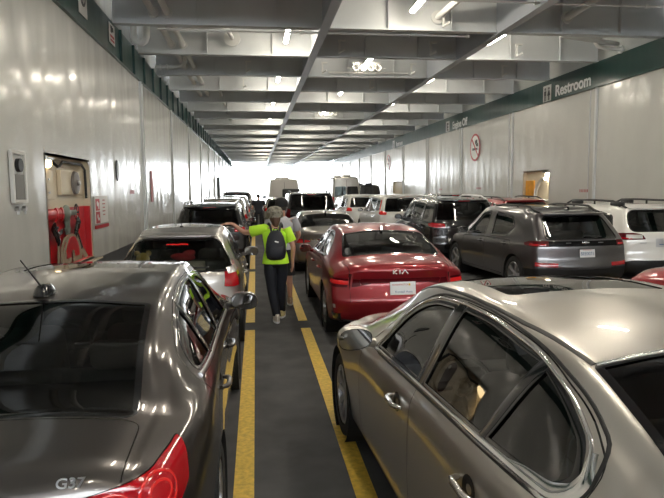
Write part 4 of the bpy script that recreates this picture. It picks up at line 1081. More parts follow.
def rails(sh, root, x, y0, y1, m, h=.055, bars=()):
    for s in (1, -1):
        b = MB(); P = []
        for t in np.linspace(0, 1, 12):
            p, n = sh.hit(TOP, s*x, y0+(y1-y0)*t)
            if p is None: continue
            P.append(p+np.array((0, 0, h*min(1, 6*min(t, 1-t)+.1))))
        b.tube(P, .022, 8)
        for j in (1, 5, 10): b.tube([P[j], P[j]-np.array((0, 0, h))], .02, 6)
        b.build('roof_rail', m, root)

def lip(sh, root, x, m, name='rear_spoiler', z=None, d=.12, th=.035):
    """visor over the rear window"""
    pts = []
    for t in np.linspace(-x, x, 11):
        p, n = sh.hit(REAR, t, z); pts.append(p)
    b = MB(); bm = b.bm; rows = []
    for p in pts:
        rows.append([bm.verts.new(p+np.array(q)) for q in ((0, .05, th*.7), (0, -d, th*.2), (0, -d, -th*.3), (0, .04, -th*.6))])
    for i in range(len(rows)-1):
        for j in range(4): bm.faces.new((rows[i][j], rows[i][(j+1) % 4], rows[i+1][(j+1) % 4], rows[i+1][j]))
    bm.faces.new(rows[0]); bm.faces.new(rows[-1][::-1])
    return b.build(name, m, root, angle=30)

def wiper(sh, root, x0, x1, z0, z1):
    P = []; N = []
    for t in np.linspace(0, 1, 8):
        p, n = sh.hit(REAR, x0+(x1-x0)*t, z0+(z1-z0)*t); P.append(p+n*.012); N.append(n)
    return ribbon(P, N, .022, .012, False, 0, 'rear_wiper', M['black'], root)

def brake_bar(sh, root, z, w=.3, m=None):
    return sh.strip(REAR, [(-w/2, z), (0, z), (w/2, z)], .022, .006, False, .05, .001, 'brake_light', m or M['red_bright'], root)

# ---- crimson saloon ahead of the silver one
sp = sedan_spec(PA['red'], k=6, ds=.032); sp['ncap'] = 26; sp['rround'] = .15; sp['plan'][0] = (0, .86); sp['plan'][1] = (.3, .885)
tails(sp, [(.30, .815), (.46, .835), (.66, .85), (.86, .875), (.93, .86), (.88, .77), (.70, .735), (.50, .735), (.30, .785)], M['dark_red_lens'])
sp['cuts'].append(('trunk_lid', TOP, sym([(.64, -.1), (.65, .15), (.70, .42), (.69, .53)]), sp['paint'], .004, [0, .05, .1, .04, .04, .1, .05, 0]))
sp['gap'] = .006; sp['cuts'].insert(0, ('light_bar', REAR, sym([(.52, .785), (.52, .842)]), M['dark_red_lens'], .002, 0))
kia, sh = base_car(sp, 'sedan', 'crimson red sedan with a paper dealer plate ahead of the silver one', 'car', 1.80, 7.22)
for s in (1, -1):
    sh.strip(diag(s), [(.56, .79), (.70, .80), (.84, .815)], .05, .002, False, .03, .001, 'lamp_element', M['red_bright'], kia)
    sh.strip(diag(s), [(.64, .36), (.80, .37)], .10, .003, False, .03, .001, 'bumper_vent', M['gloss_black'], kia)
    sh.strip(diag(s), [(.69, .50), (.73, .50)], .05, .004, False, .03, .001, 'reflector', M['clear_lens'], kia)
for x, pts in ((-.10, [(-.03, -.016), (-.03, .018), (-.01, .0), (.005, .018)]), ):
    p, n = sh.hit(REAR, 0, .925)
    mx = frame(p+n*.006, (1, 0, 0), (0, .15, 1)) @ Matrix.Diagonal((1.15, 1.15, 1, 1)); b = MB()
    def st(P, w=.0085): b.tube([mx @ Vector((a, c, 0)) for a, c in P], w, 6)
    st([(-.088, .022), (-.088, -.022)]); st([(-.050, .022), (-.084, -.001), (-.050, -.022)]); st([(-.018, .022), (-.018, -.022)]); st([(.006, -.022), (.040, .022), (.076, -.022)])
    b.build('emblem', M['white_mark'], kia)
plate(sh, kia, .02, .715, 'paper', .33, .165)
sh.strip(REAR, [(-.72, .30), (-.4, .27), (.4, .27), (.72, .30)], .14, .004, False, .06, .001, 'diffuser', M['black'], kia, True)
fin(sh, kia, 1.32, M['gloss_black'])
for s in (1, -1): sh.strip(side(s), [(3.05, .95), (2.2, .972), (1.15, 1.045)], .02, .006, False, .04, .001, 'window_trim', M['satin'], kia)
finish(kia, sp['L'])

# ---- crimson saloon behind the slate hatchback: only its bonnet shows past the silver roof
sp = sedan_spec(PA['brightred'])
tails(sp, [(.42, .80), (.66, .84), (.90, .87), (.93, .82), (.86, .74), (.60, .73), (.42, .76)])
redb, sh = base_car(sp, 'sedan', 'bright red sedan whose bonnet shows behind the slate grey hatchback', 'car', 5.60, 3.05)
finish(redb, sp['L'])

# ---- champagne saloon ahead of the crimson one
sp = sedan_spec(PA['tan'], L=4.8)
tails(sp, [(.42, .80), (.66, .84), (.90, .87), (.93, .82), (.86, .74), (.60, .73), (.42, .76)])
sp['cuts'].append(('trunk_lid', TOP, sym([(.64, -.1), (.65, .15), (.70, .42), (.69, .53)]), sp['paint'], .004, .03))
tan, sh = base_car(sp, 'sedan', 'bronze grey sedan ahead of the crimson one with a dark plate recess', 'car', 1.72, 13.55)
band(sh, tan, .80, .835, .52, M['chrome'], 'trunk_trim'); sh.strip(REAR, [(-.34, .70), (.34, .70)], .12, .003, False, .06, .001, 'plate_recess', M['black'], tan, True)
plate(sh, tan, 0, .70, ''); fin(sh, tan, 1.3, M['black'])
finish(tan, sp['L'])

# ---- slate hatchback with the full-width light band
sp = hatch_spec(PA['grey'], L=4.7, W=1.94, H=1.62, belt=1.0, rake=.42, k=6, ds=.034, R=.345, roof_rear=1.525, wheels=(.88, 3.80), hood=1.02); sp['ncap'] = 26
sp['cabin']['z'] = .42; sp['rearglass'] = [(.70, 1.055), (.585, 1.435)]; sp['rg_glass'] = M['glass_mid']
tails(sp, [(.30, .925), (.60, .92), (.84, .915), (1.02, .935), (1.04, .975), (.90, 1.02), (.60, 1.025), (.30, 1.02)], M['dark_red_lens'])
sp['cuts'].append(('bumper', REAR, sym([(.95, .10), (.95, .52), (.60, .56), (.45, .52)]), M['black'], .003, .03)); sp['side_glass'] = M['glass_dark']; sp['seal_w'] = .05
sp['windows'] = sp['windows'][:2]
sp['windows'][1]['poly'] = [(1.96, 1.03), (1.30, 1.06), (1.06, 1.24), (1.20, 1.40), (1.95, 1.465)]; sp['windows'][1]['rad'] = [.02, .05, .05, .08, .03]
sp['sun'] = [(.40, 2.55), (.44, .95)]; sp['sun_glass'] = M['glass_dark']
sp['gap'] = .007; sp['cuts'].insert(0, ('light_bar', REAR, sym([(.66, .925), (.66, 1.02)]), M['band_black'], .002, 0))
bolt, sh = base_car(sp, 'hatchback', 'slate grey hatchback with a black band across its tail', 'car', 5.66, 9.75, math.radians(2.5))
for s in (1, -1):
    sh.strip(diag(s), [(.60, .955), (.72, .955), (.90, .957)], .035, .003, False, .04, .001, 'lamp_element', M['red_lens'], bolt)
    sh.strip(diag(s), [(.40, .60), (.56, .60), (.76, .615)], .07, .004, False, .04, .001, 'fog_light', M['red_lens'], bolt)
p, n = sh.hit(REAR, 0, .985)
b = MB(); b.box((0, 0, 0), (.14, .014, .030), .004); b.box((0, -.004, 0), (.05, .014, .045), .004); bmesh.ops.transform(b.bm, matrix=Matrix.Translation(p+n*.008), verts=b.bm.verts[:]); b.build('emblem', M['chrome'], bolt)
for dx, w in ((.30, .10), (-.32, .10)):
    p, n = sh.hit(REAR, dx, .985); b = MB(); b.box(p+n*.006, (w, .006, .016)); b.build('badge', M['chrome'], bolt, False)
plate(sh, bolt, .02, .80, 'BEE0071', .30, .15)
lip(sh, bolt, .60, PA['grey'], z=1.485, d=.13); brake_bar(sh, bolt, 1.492, .22); wiper(sh, bolt, .02, .34, 1.09, 1.075)
fin(sh, bolt, .72, M['gloss_black']); rails(sh, bolt, .60, .6, 2.4, M['black'], .03)
p, n = sh.hit(REAR, -.34, 1.36)
finish(bolt, sp['L'])

# ---- pearl white estate by the right wall
sp = hatch_spec(PA['white'], L=4.82, W=1.86, H=1.63, belt=1.03, rake=.36, k=5, ds=.045, R=.35, roof_rear=1.57, wheels=(.98, 3.75), hood=1.04); sp['rearglass'] = [(.70, 1.115), (.70, 1.3), (.60, 1.50)]; sp['rg_rad'] = .10
sp['sg'] = M['glass_dark']
tails(sp, [(.40, .965), (.62, .955), (.82, .955), (.98, .97), (1.0, 1.06), (.80, 1.085), (.60, 1.09), (.46, 1.06)], M['dark_red_lens'])
sp['cuts'].append(('bumper', REAR, sym([(.95, .10), (.95, .52), (.72, .57), (.45, .57)]), M['black'], .003, .04))
sub, sh = base_car(sp, 'estate_car', 'pearl white estate car with thick black roof rails by the right wall', 'car', 7.80, 10.3)
for s in (1, -1): sh.strip(diag(s), [(.46, 1.02), (.62, 1.02), (.72, 1.02)], .075, .004, False, .04, .001, 'lamp_element', M['clear_lens'], sub)
for s in (1, -1): sh.strip(diag(s), [(.62, .985), (.80, .985), (.95, 1.0)], .03, .004, False, .04, .001, 'lamp_element', M['red_lens'], sub)
sh.strip(REAR, [(-.30, .90), (0, .90), (.30, .90)], .16, .003, False, .06, .001, 'plate_recess', M['satin'], sub, True); plate(sh, sub, 0, .90, '')
sh.strip(REAR, [(-.24, .87), (-.02, .87)], .012, .004, False, .05, .014, 'plate_line', M['plate_blue'], sub, True)
p, n = sh.hit(REAR, -.50, .90); b = MB(); b.box(p+n*.004, (.20, .006, .018)); b.build('badge', M['satin'], sub, False)
lip(sh, sub, .58, PA['white'], z=1.545, d=.08); brake_bar(sh, sub, 1.535, .28)
rails(sh, sub, .60, .55, 3.0, M['black'], .085)
for s in (1, -1):
    for yy in (.85, 2.35):
        p, n = sh.hit(TOP, s*.60, yy); b = MB(); b.box(p+np.array((0, 0, .045)), (.06, .42, .09), .02); b.build('rail_foot', M['black'], sub)
finish(sub, sp['L'])

# ---- pewter hatchback under the woman's hand
sp = hatch_spec(PA['fit'], L=4.05, W=1.62, H=1.50, belt=.95, gh=.53, rake=.46, k=6, ds=.034, R=.30, roof_rear=1.44, wheels=(.72, 3.22), hood=.98, rim='seven'); sp['ncap'] = 26
sp['rearglass'] = [(.67, .995), (.655, 1.10), (.50, 1.355)]; sp['rg_rad'] = .08; sp['rg_glass'] = M['glass_clear']; sp['side_glass'] = M['glass_clear']
tails(sp, [(.55, 1.06), (.70, 1.11), (.88, 1.09), (.87, .93), (.80, .81), (.62, .79), (.50, .80)], M['red_lens'])
fit, sh = base_car(sp, 'hatchback', 'pewter hatchback with luggage behind its rear window, hand resting on its roof', 'car', -.985, 7.16)
for s in (1, -1): sh.strip(diag(s), [(.57, .99), (.66, 1.0), (.80, 1.02)], .09, .004, False, .03, .001, 'lamp_element', M['clear_lens'], fit)
brake_bar(sh, fit, 1.30, .26, M['red_bright']); lip(sh, fit, .46, PA['fit'], z=1.40, d=.07)
p, n = sh.hit(TOP, 0, .95); b = MB(); b.lathe([(.001, .025), (.02, .02), (.03, 0)], loc=p, n=12); b.tube([p, p+np.array((0, -.10, .16))], .004, 6); b.build('antenna', M['black'], fit)
plate(sh, fit, 0, .78, ''); wiper(sh, fit, 0, .40, 1.03, 1.03)
b = MB(); b.box((0, .62, .82), (1.30, .60, .05), .01); b.build('luggage_floor', M['trim_dark'], fit)
finish(fit, sp['L'])
# what lies on its luggage shelf
def thing(b, name, m, label, cat): return tag(b.build(name, m), label, cat)
fx, fy = -.985, 7.08
b = MB(); b.ell((fx-.44, fy+.62, .99), (.12, .10, .12)); b.ell((fx-.44, fy+.60, 1.12), (.085, .08, .08)); b.ell((fx-.51, fy+.61, 1.19), (.035, .03, .035)); b.ell((fx-.37, fy+.61, 1.19), (.035, .03, .035)); thing(b, 'soft_toy', mat('yellow_plush', (.60, .42, .12), .9, bump=((60, 60, 60), .5, .01)), 'yellow soft toy behind the pewter hatchback rear window', 'toy')
b = MB(); b.box((fx+.02, fy+.62, .965), (.60, .24, .20), .02); thing(b, 'cardboard_box', mat('pale_card', (.42, .38, .32), .8), 'pale box inside the pewter hatchback behind the rear window', 'box')
b = MB(); b.ell((fx+.05, fy+.64, 1.13), (.16, .09, .05), (0, .1, .4)); b.ell((fx+.12, fy+.64, 1.17), (.09, .07, .05), (.1, -.2, 0)); thing(b, 'red_bag', mat('red_cloth', (.45, .03, .04), .8), 'crumpled red bag lying on the pale box in the pewter hatchback', 'bag')

# ---- SUVs, farther cars and vans
def suv(label, pm, x, y, L=4.7, W=1.9, H=1.72, belt=1.08, rake=.28, tail=None, tm=None, rail=None, rg=None, fini=None, name='suv', spoiler=True, glass=None, k=4, ds=.06, rz=0., pl='', hood=1.1):
    sp = hatch_spec(pm, L=L, W=W, H=H, belt=belt, rake=rake, k=k, ds=ds, R=.36, roof_rear=H-.06, hood=hood, glass=None, sg=M['glass_dark'])
    sp['rg_glass'] = glass or M['glass_dark']
    if rg: sp['rearglass'] = rg
    if tail: tails(sp, tail, tm)
    r, sh = base_car(sp, name, label, 'car', x, y, rz)
    if rail: rails(sh, r, W/2-.30, .45, L*.58, rail, .06)
    if spoiler: lip(sh, r, W*.33, pm, z=H-.085, d=.09); brake_bar(sh, r, H-.10, .3)
    plate(sh, r, 0, belt-.20, pl)
    if fini: fini(sh, r)
    finish(r, L); return r
bt = 1.08
suv('black SUV with roof rails ahead of the pewter hatchback by the left wall', PA['black'], -1.12, 14.4, W=1.86, H=1.66, belt=1.05, rake=.34, tail=[(.50, .96), (.74, .98), (.98, 1.0), (1.0, 1.08), (.80, 1.09), (.52, 1.06)], rail=M['satin'], rg=[(.72, 1.10), (.60, 1.52)])
suv('beige silver SUV third along the left wall, ahead of the black one', PA['beige'], -1.15, 20.6, W=1.86, H=1.70, rail=M['black'], tail=[(.62, .95), (.80, 1.0), (.98, 1.0), (1.0, 1.16), (.70, 1.14)])
suv('grey SUV with red tail lamps fourth along the left wall', PA['fit'], -1.12, 27.0, W=1.86, H=1.72, tail=[(.66, .95), (.80, 1.0), (.98, 1.0), (1.0, 1.35), (.82, 1.32)], tm=M['red_bright'])
suv('dark SUV farthest along the left wall before the bright bow', PA['graphite'], -1.05, 33.4, L=5.0, W=1.98, H=1.90, tail=[(.70, .95), (.80, 1.0), (1.0, 1.0), (1.0, 1.3), (.82, 1.3)])
suv('big dark SUV with a roof rack ahead of the bronze grey sedan', PA['black'], 2.03, 21.6, L=5.3, W=2.04, H=1.89, belt=1.16, rake=.18, rail=M['black'], rg=[(.80, 1.22), (.70, 1.74)], tail=[(.66, .95), (.84, 1.0), (1.0, 1.0), (1.0, 1.28), (.84, 1.3), (.68, 1.25)], tm=M['dark_red_lens'])
suv('silver car with a red tail lamp peeping out left of the big dark SUV', PA['beige'], 1.22, 28.2, W=1.80, H=1.62, belt=1.0, tail=[(.60, .95), (.80, .98), (.98, 1.0), (1.0, 1.12), (.62, 1.12)], tm=M['red_bright'])
suv('black SUV with roof rails between the crimson sedan and the right wall', PA['black'], 5.32, 14.5, L=4.75, W=1.94, H=1.74, belt=1.08, rake=.22, rail=M['satin'], rg=[(.78, 1.15), (.68, 1.60)], tail=[(.44, .96), (.66, .97), (.92, 1.0), (1.0, 1.06), (.80, 1.10), (.50, 1.08)])
def tall(sh, r):
    for s in (1, -1): pass
suv('white SUV with tall red tail lamps ahead of the black railed one', PA['white'], 5.20, 20.2, L=4.9, W=1.96, H=1.78, belt=1.10, rake=.24, rg=[(.74, 1.18), (.64, 1.62)], tail=[(.58, 1.06), (.82, 1.06), (.98, 1.10), (1.0, 1.20), (.99, 1.58), (.89, 1.58), (.86, 1.22), (.60, 1.16)], tm=M['red_bright'])
suv('white SUV half hidden beyond the tall-lamped white one', PA['white'], 4.95, 26.3, L=4.7, W=1.92, H=1.74, belt=1.08, tail=[(.56, .98), (.80, .98), (.98, 1.0), (1.0, 1.16), (.60, 1.14)], tm=M['red_bright'], rg=[(.74, 1.16), (.64, 1.58)])
suv('red SUV with a roof rail showing past the black SUV at the right wall', PA['red'], 8.15, 16.9, W=1.86, H=1.66, rail=M['black'], tail=[(.62, .95), (.80, 1.0), (.98, 1.0), (1.0, 1.16), (.70, 1.14)])
suv('dark SUV at the right wall whose roof shows above the white one', PA['black'], 8.1, 23.2, W=1.92, H=1.78)
suv('white car far up the right lane before the camper van', PA['white'], 5.6, 33.0, W=1.85, H=1.62)

def van(label, pm, x, y, L=6.0, W=2.02, H=2.75, rg=None, name='van', box=False):
    B = W/2-.01
    sp = dict(L=L, paint=pm, k=4, ds=.08, wheels=(1.15, L-1.05), R=.36, rim='five', crown=.10, sig=.08, ncap=16, fil=.10,
        top=[(0, H-.03), (.5, H), (L-2.0, H), (L-1.6, H-.12), (L-.95, 1.35), (L-.4, 1.18), (L, .95)], belt=[(0, 1.25), (L-1.2, 1.2), (L, .85)],
        plan=[(0, B*.97), (.4, B), (L-1., B), (L, B*.85)], gre=[(0, B*.82), (.5, B*.86), (L-1.8, B*.86), (L-.9, B*.8), (L, B*.7)],
        rear=[(.25, .05), (.5, 0), (1.2, .03), (H, .12)], rearD=.6, rround=.08,
        windows=[dict(poly=[(L-1.35, 1.30), (L-2.2, 1.30), (L-2.2, 1.95), (L-1.75, 1.95)], rad=.06)], doors=[dict(name='front_door', poly=[(L-1.15, .4), (L-2.3, .4), (L-2.3, 1.22), (L-1.15, 1.2)], handles=[(L-2.15, 1.1)])],
        ws=[(B*.8, L-1.0), (B*.72, L-1.62)], rg_top=False, mirror=(B, L-1.3, 1.45), mirror_sc=1.3, track=B-.12, shoulder=.985)
    sp['cuts'] = []
    if rg:
        for s in (1, -1): sp['cuts'].append(('rear_window', REAR, rg if s == 1 else mirx(rg), M['glass_dark'], 0, .06))
    tails(sp, [(.64, 1.0), (.78, 1.0), (.80, 1.45), (.66, 1.45)], M['red_lens'])
    r, sh = base_car(sp, name, label, 'van', x, y)
    sh.strip(REAR, [(0, .5), (0, 1.5), (0, H-.25)], .02, .004, False, .1, 0, 'door_seam', M['black'], r)
    plate(sh, r, .35, .85, '')
    for yy in (.9, 2.6):
        p, n = sh.hit(TOP, .1 if yy < 1 else -.3, yy); b = MB(); b.box(p+np.array((0, 0, .05)), (.5, .55, .14), .05); b.build('roof_vent', pm, r)
    if box:
        b = MB(); b.box((.42, -.28, 1.72), (1.15, .42, .62), .10, seg=3); b.build('cargo_box', M['black'], r); b = MB(); b.box((.42, -.14, 1.2), (.9, .06, .5), .01); b.build('box_carrier', M['black'], r)
    finish(r, L); return r
van('big pale motorhome with a dark box on its back ahead of the dark SUV', paint('motorhome_paint', (.55, .52, .48), 0., .35), 1.92, 40.0, L=6.5, W=2.2, H=2.72, box=True)
van('silver camper van with two dark rear windows and roof vents', PA['beige'], 6.15, 40.2, L=6.2, W=2.04, H=2.84, rg=[(.04, 1.45), (.84, 1.45), (.78, 2.15), (.04, 2.15)])
van('dark van beside the silver camper van at the right wall', PA['black'], 8.55, 44.5, L=5.3, W=1.95, H=2.3)
# ------------------------------------------------------------------ people
def skinned(name, pts, edges, rad, m, parent, root=0, sub=2):
    me = bpy.data.meshes.new(name); me.from_pydata([tuple(p) for p in pts], edges, [])
    o = bpy.data.objects.new(name, me); COL.objects.link(o)
    sk = o.modifiers.new('skin', 'SKIN'); sk.use_smooth_shade = True; sk.branch_smoothing = .3
    lay = me.skin_vertices[0].data
    for i, r in enumerate(rad):
        lay[i].radius = (r, r) if not isinstance(r, (tuple, list)) else r; lay[i].use_root = (i == root)
    s = o.modifiers.new('sub', 'SUBSURF'); s.levels = s.render_levels = sub
    bpy.context.view_layer.update()
    m2 = bpy.data.meshes.new_from_object(o.evaluated_get(bpy.context.evaluated_depsgraph_get()))
    bpy.data.objects.remove(o); m2.materials.clear(); m2.materials.append(m); m2.name = name
    m2.polygons.foreach_set('use_smooth', [True]*len(m2.polygons))
    return obj(name, m2, parent)

def ring_tube(b, rings, n=20, cap=True):
    """rings of (centre, x radius, y radius[, axis]) joined into one sleeve"""
    R = []
    for k, q in enumerate(rings):
        c, rx, ry = Vector(q[0]), q[1], q[2]
        if len(q) > 3:
            a = Vector(q[3]).normalized(); u = a.cross(Vector((0, 1, 0))).normalized() if abs(a.y) < .9 else Vector((1, 0, 0)); v = a.cross(u).normalized()
        else: u, v = Vector((1, 0, 0)), Vector((0, 1, 0))
        R.append([b.bm.verts.new(c+u*rx*math.cos(2*PI*j/n)+v*ry*math.sin(2*PI*j/n)) for j in range(n)])
    for A, B in zip(R[:-1], R[1:]):
        for j in range(n): b.bm.faces.new((A[j], A[(j+1) % n], B[(j+1) % n], B[j]))
    if cap: b.bm.faces.new(R[0][::-1]); b.bm.faces.new(R[-1])

SK = mat('skin', (.50, .27, .19), .5, var=(8, .06))
def hand_chain(P, E, R, wrist, wi, d, side, palm):
    """palm plus four fingers and a thumb grown from the wrist vertex"""
    d = d.normalized(); side = side.normalized()
    def addv(p, r, frm): P.append(p); R.append(r); E.append((frm, len(P)-1)); return len(P)-1
    k = addv(wrist+d*.05, .024, wi); k2 = addv(wrist+d*.085, .026, k)
    for j, (o, l) in enumerate(((-.030, .066), (-.010, .078), (.010, .072), (.030, .056))):
        a = addv(wrist+d*.105+side*o, .0095, k2); c = addv(wrist+d*(.105+l*.55)+side*o*1.05+palm*.008, .0085, a); addv(wrist+d*(.105+l)+side*o*1.05+palm*.022, .0075, c)
    a = addv(wrist+d*.055-side*.040, .011, k); addv(wrist+d*.095-side*.058+palm*.012, .009, a)

def figure(root, J, skin, sc=1.):
    P, E, R = [], [], []
    def v(p, r, frm=None):
        P.append(Vector(p)); R.append(r)
        if frm is not None: E.append((frm, len(P)-1))
        return len(P)-1
    pel = v(J['pelvis'], (.13, .10)); sp = v(J['waist'], (.12, .09), pel); ch = v(J['chest'], (.14, .10), sp); nb = v(J['neck'], (.055, .055), ch)
    hb = v(Vector(J['head'])+Vector((0, -.01, -.085)), (.062, .068), nb); hc = v(J['head'], (.078, .092), hb); v(Vector(J['head'])+Vector((0, 0, .085)), (.062, .075), hc)
    n0 = v(Vector(J['head'])+Vector((0, .095, -.01)), (.014, .014), hc)
    for s, k in ((-1, 'l'), (1, 'r')):
        sh = v(J['sh_'+k], (.058, .058), ch); el = v(J['el_'+k], (.042, .042), sh); wr = v(J['wr_'+k], (.028, .028), el)
        d = (Vector(J['wr_'+k])-Vector(J['el_'+k])).normalized(); dd = Vector(J.get('hd_'+k, d))
        hand_chain(P, E, R, Vector(J['wr_'+k]), wr, dd, Vector(J.get('hs_'+k, (0, 1, 0))), Vector(J.get('hp_'+k, (0, 0, -1))))
        hp = v(J['hip_'+k], (.088, .088), pel); kn = v(J['kn_'+k], (.058, .058), hp); ca = v(Vector(J['kn_'+k]).lerp(Vector(J['an_'+k]), .35)+Vector((0, -.015, 0)), (.056, .056), kn); an = v(J['an_'+k], (.036, .036), ca)
        v(Vector(J['an_'+k])+Vector((s*.02, .13, -.045)), (.034, .026), an)
    return skinned('body', P, E, R, skin, root)

def shoe(root, an, s, m, sole, yaw=0.):
    a = Vector(an); z = a.z-.09
    b = MB(); n = 18; rows = []
    for zz, k in ((.0, .92), (.03, 1.), (.055, .92), (.08, .70), (.11, .50)):
        row = []
        for j in range(n):
            t = 2*PI*j/n; yy = math.sin(t)*.145*(k if zz < .06 else k*.92); xx = math.cos(t)*.048*(1+.12*math.sin(t))*(.8+.2*k)
            lift = zz if not (yy > .02 and zz > .05) else .055+(zz-.055)*.25
            row.append(b.bm.verts.new((xx, yy+.055-(.05 if zz > .07 else 0), lift)))
        rows.append(row)
    for A, B in zip(rows[:-1], rows[1:]):
        for j in range(n): b.bm.faces.new((A[j], A[(j+1) % n], B[(j+1) % n], B[j]))
    b.bm.faces.new(rows[0][::-1]); b.bm.faces.new(rows[-1])
    mx = Matrix.Translation((a.x, a.y, max(.022, z+.022))) @ Matrix.Rotation(yaw, 4, 'Z')
    bmesh.ops.transform(b.bm, matrix=mx, verts=b.bm.verts[:]); o = b.build('shoe', m, root)
    c = MB(); c.prism([(math.cos(t)*.05*(1+.12*math.sin(t)), math.sin(t)*.150+.055) for t in np.linspace(0, 2*PI, 19)[:-1]], .026, (0, 0, -.024)); bmesh.ops.transform(c.bm, matrix=mx, verts=c.bm.verts[:]); c.build('shoe_sole', sole, o)

def cap(root, head, m, tilt=0., brim=1, wide=1., turn=0.):
    h = Vector(head); b = MB(); n = 22
    prof_ = [(.106, -.035), (.110, .0), (.110, .035), (.102, .070), (.078, .102), (.040, .120), (.001, .124)]
    b.lathe(prof_, n=n)
    for vv in b.bm.verts: vv.co.y *= 1.12
    if brim:
        ro = []
        for t in np.linspace(0.12*PI, .88*PI, 12):
            c, s_ = math.cos(t), math.sin(t)
            ro.append((Vector((c*.108, s_*.120, -.010)), Vector((c*.098, .07+s_*.135, -.034)), Vector((c*.098, .07+s_*.135, -.039)), Vector((c*.108, s_*.120, -.020))))
        R = [[b.bm.verts.new(p) for p in q] for q in ro]
        for A, B in zip(R[:-1], R[1:]):
            for j in range(4): b.bm.faces.new((A[j], A[(j+1) % 4], B[(j+1) % 4], B[j]))
        b.bm.faces.new(R[0]); b.bm.faces.new(R[-1][::-1])
    mx = Matrix.Translation(h+Vector((0, 0, .022))) @ rotm((tilt, 0, turn)) @ Matrix.Scale(wide, 4); bmesh.ops.transform(b.bm, matrix=mx, verts=b.bm.verts[:])
    o = b.build('cap', m, root)
    c = MB(); c.ell(h+Vector((0, 0, .145)), (.010, .010, .006)); c.build('cap_button', m, o); return o

def trousers(root, J, m, to=1.0, wide=1.0):
    b = MB(); pe = Vector(J['pelvis'])
    ring_tube(b, [(pe+Vector((0, 0, .10)), .150, .115), (pe+Vector((0, 0, .02)), .165, .125), (pe+Vector((0, 0, -.06)), .168, .125), (pe+Vector((0, 0, -.11)), .15, .10)])
    for k in 'lr':
        h, kn, an = Vector(J['hip_'+k]), Vector(J['kn_'+k]), Vector(J['an_'+k])
        if to >= 1: rings = [(h+Vector((0, 0, .02)), .092, .108), (h.lerp(kn, .35), .092*wide, .100*wide), (h.lerp(kn, .75), .074*wide, .080*wide), (kn, .068*wide, .072*wide), (kn.lerp(an, .35), .066*wide, .070*wide), (kn.lerp(an, .75), .058*wide, .06*wide), (kn.lerp(an, .97), .056*wide, .058*wide)]
        else: rings = [(h+Vector((0, 0, .02)), .095, .11), (h.lerp(kn, .4), .10, .11), (h.lerp(kn, .95), .102, .108)]
        ring_tube(b, rings)
    return b.build('trousers' if to >= 1 else 'shorts', m, root, angle=80)

def shirt(root, J, m, hem=.0, broad=1.0):
    b = MB(); pe, wa, chs, nk = [Vector(J[q]) for q in ('pelvis', 'waist', 'chest', 'neck')]
    w = broad
    ring_tube(b, [(pe+Vector((0, 0, hem)), .205*w, .150), (pe+Vector((0, 0, hem+.10)), .190*w, .142), (wa, .160*w, .125), (chs+Vector((0, 0, -.05)), .182*w, .132), (chs+Vector((0, 0, .06)), .196*w, .128), (chs.lerp(nk, .60), .168*w, .112), (chs.lerp(nk, .80), .125*w, .095), (nk+Vector((0, 0, -.035)), .10*w, .080), (nk+Vector((0, 0, -.005)), .068, .062)], 24)
    for k in 'lr':
        s, e = Vector(J['sh_'+k]), Vector(J['el_'+k]); d = (e-s).normalized(); inn = Vector(J['chest']).lerp(s, .55); inn.z = s.z-.01
        ring_tube(b, [(inn, .070, .085, d), (s-d*.03, .072, .082, d), (s+d*.06, .074, .078, d), (s.lerp(e, .68), .082, .080, d), (s.lerp(e, .70), .070, .068, d)], 18)
    return b.build('t_shirt', m, root, angle=80)

# ---- woman with the lime T-shirt
J = dict(pelvis=(0, 0, .93), waist=(0, -.01, 1.08), chest=(0, -.005, 1.27), neck=(0, .015, 1.435), head=(0, .045, 1.585), sh_l=(-.170, .01, 1.395), el_l=(-.445, .08, 1.335), wr_l=(-.635, .15, 1.475), sh_r=(.172, -.01, 1.375), el_r=(.265, -.03, 1.125), wr_r=(.255, .05, .905),
         hd_l=(-.85, .25, -.02), hs_l=(.2, 1, 0), hp_l=(-.1, 0, -1), hd_r=(-.02, .22, -1), hs_r=(-.2, .9, .2), hp_r=(-1, 0, 0), hip_l=(-.085, 0, .88), kn_l=(-.065, -.0, .48), an_l=(.0, -.11, .095), hip_r=(.085, .0, .88), kn_r=(.075, .08, .49), an_r=(.085, .22, .10))
wx, wy = .275, 8.86
wo = empty('person', (wx, wy, 0), 0, 'woman seen from behind in a lime T-shirt and camouflage cap, hand on a roof', 'person')
figure(wo, J, SK)
shirt(wo, J, mat('lime_shirt', (.52, .90, .04), .8, bump=((14, 14, 9), .45, .03)), -.05, .98)
trousers(wo, J, mat('navy_trousers', (.006, .008, .015), .75, bump=((16, 16, 8), .4, .02)), 1., 1.08)
white_shoe = mat('off_white_shoe', (.62, .56, .48), .6); yshoe = mat('cream_yellow_shoe', (.62, .52, .24), .6)
shoe(wo, J['an_l'], -1, white_shoe, M['white'], .1); shoe(wo, J['an_r'], 1, yshoe, M['white'], -.15)
m, nt, p, out = nodes('camouflage'); n = nt.nodes.new('ShaderNodeTexNoise'); n.inputs['Scale'].default_value = 13; n.inputs['Detail'].default_value = 1; tc = nt.nodes.new('ShaderNodeTexCoord'); r = nt.nodes.new('ShaderNodeValToRGB'); r.color_ramp.interpolation = 'CONSTANT'
for i, (pos, c) in enumerate(((0, (.11, .10, .075)), (.42, (.20, .185, .145)), (.52, (.28, .26, .21)), (.60, (.15, .13, .10)))):
    e = r.color_ramp.elements[i] if i < 2 else r.color_ramp.elements.new(pos); e.position = pos; e.color = (*c, 1)
nt.links.new(tc.outputs['Object'], n.inputs['Vector']); nt.links.new(n.outputs['Fac'], r.inputs['Fac']); nt.links.new(r.outputs[0], p.inputs['Base Color']); p.inputs['Roughness'].default_value = .85
cap(wo, Vector(J['head'])+Vector((0, -.005, -.015)), m, -.10, 1, 1.13, .5)
b = MB(); h = Vector(J['head'])
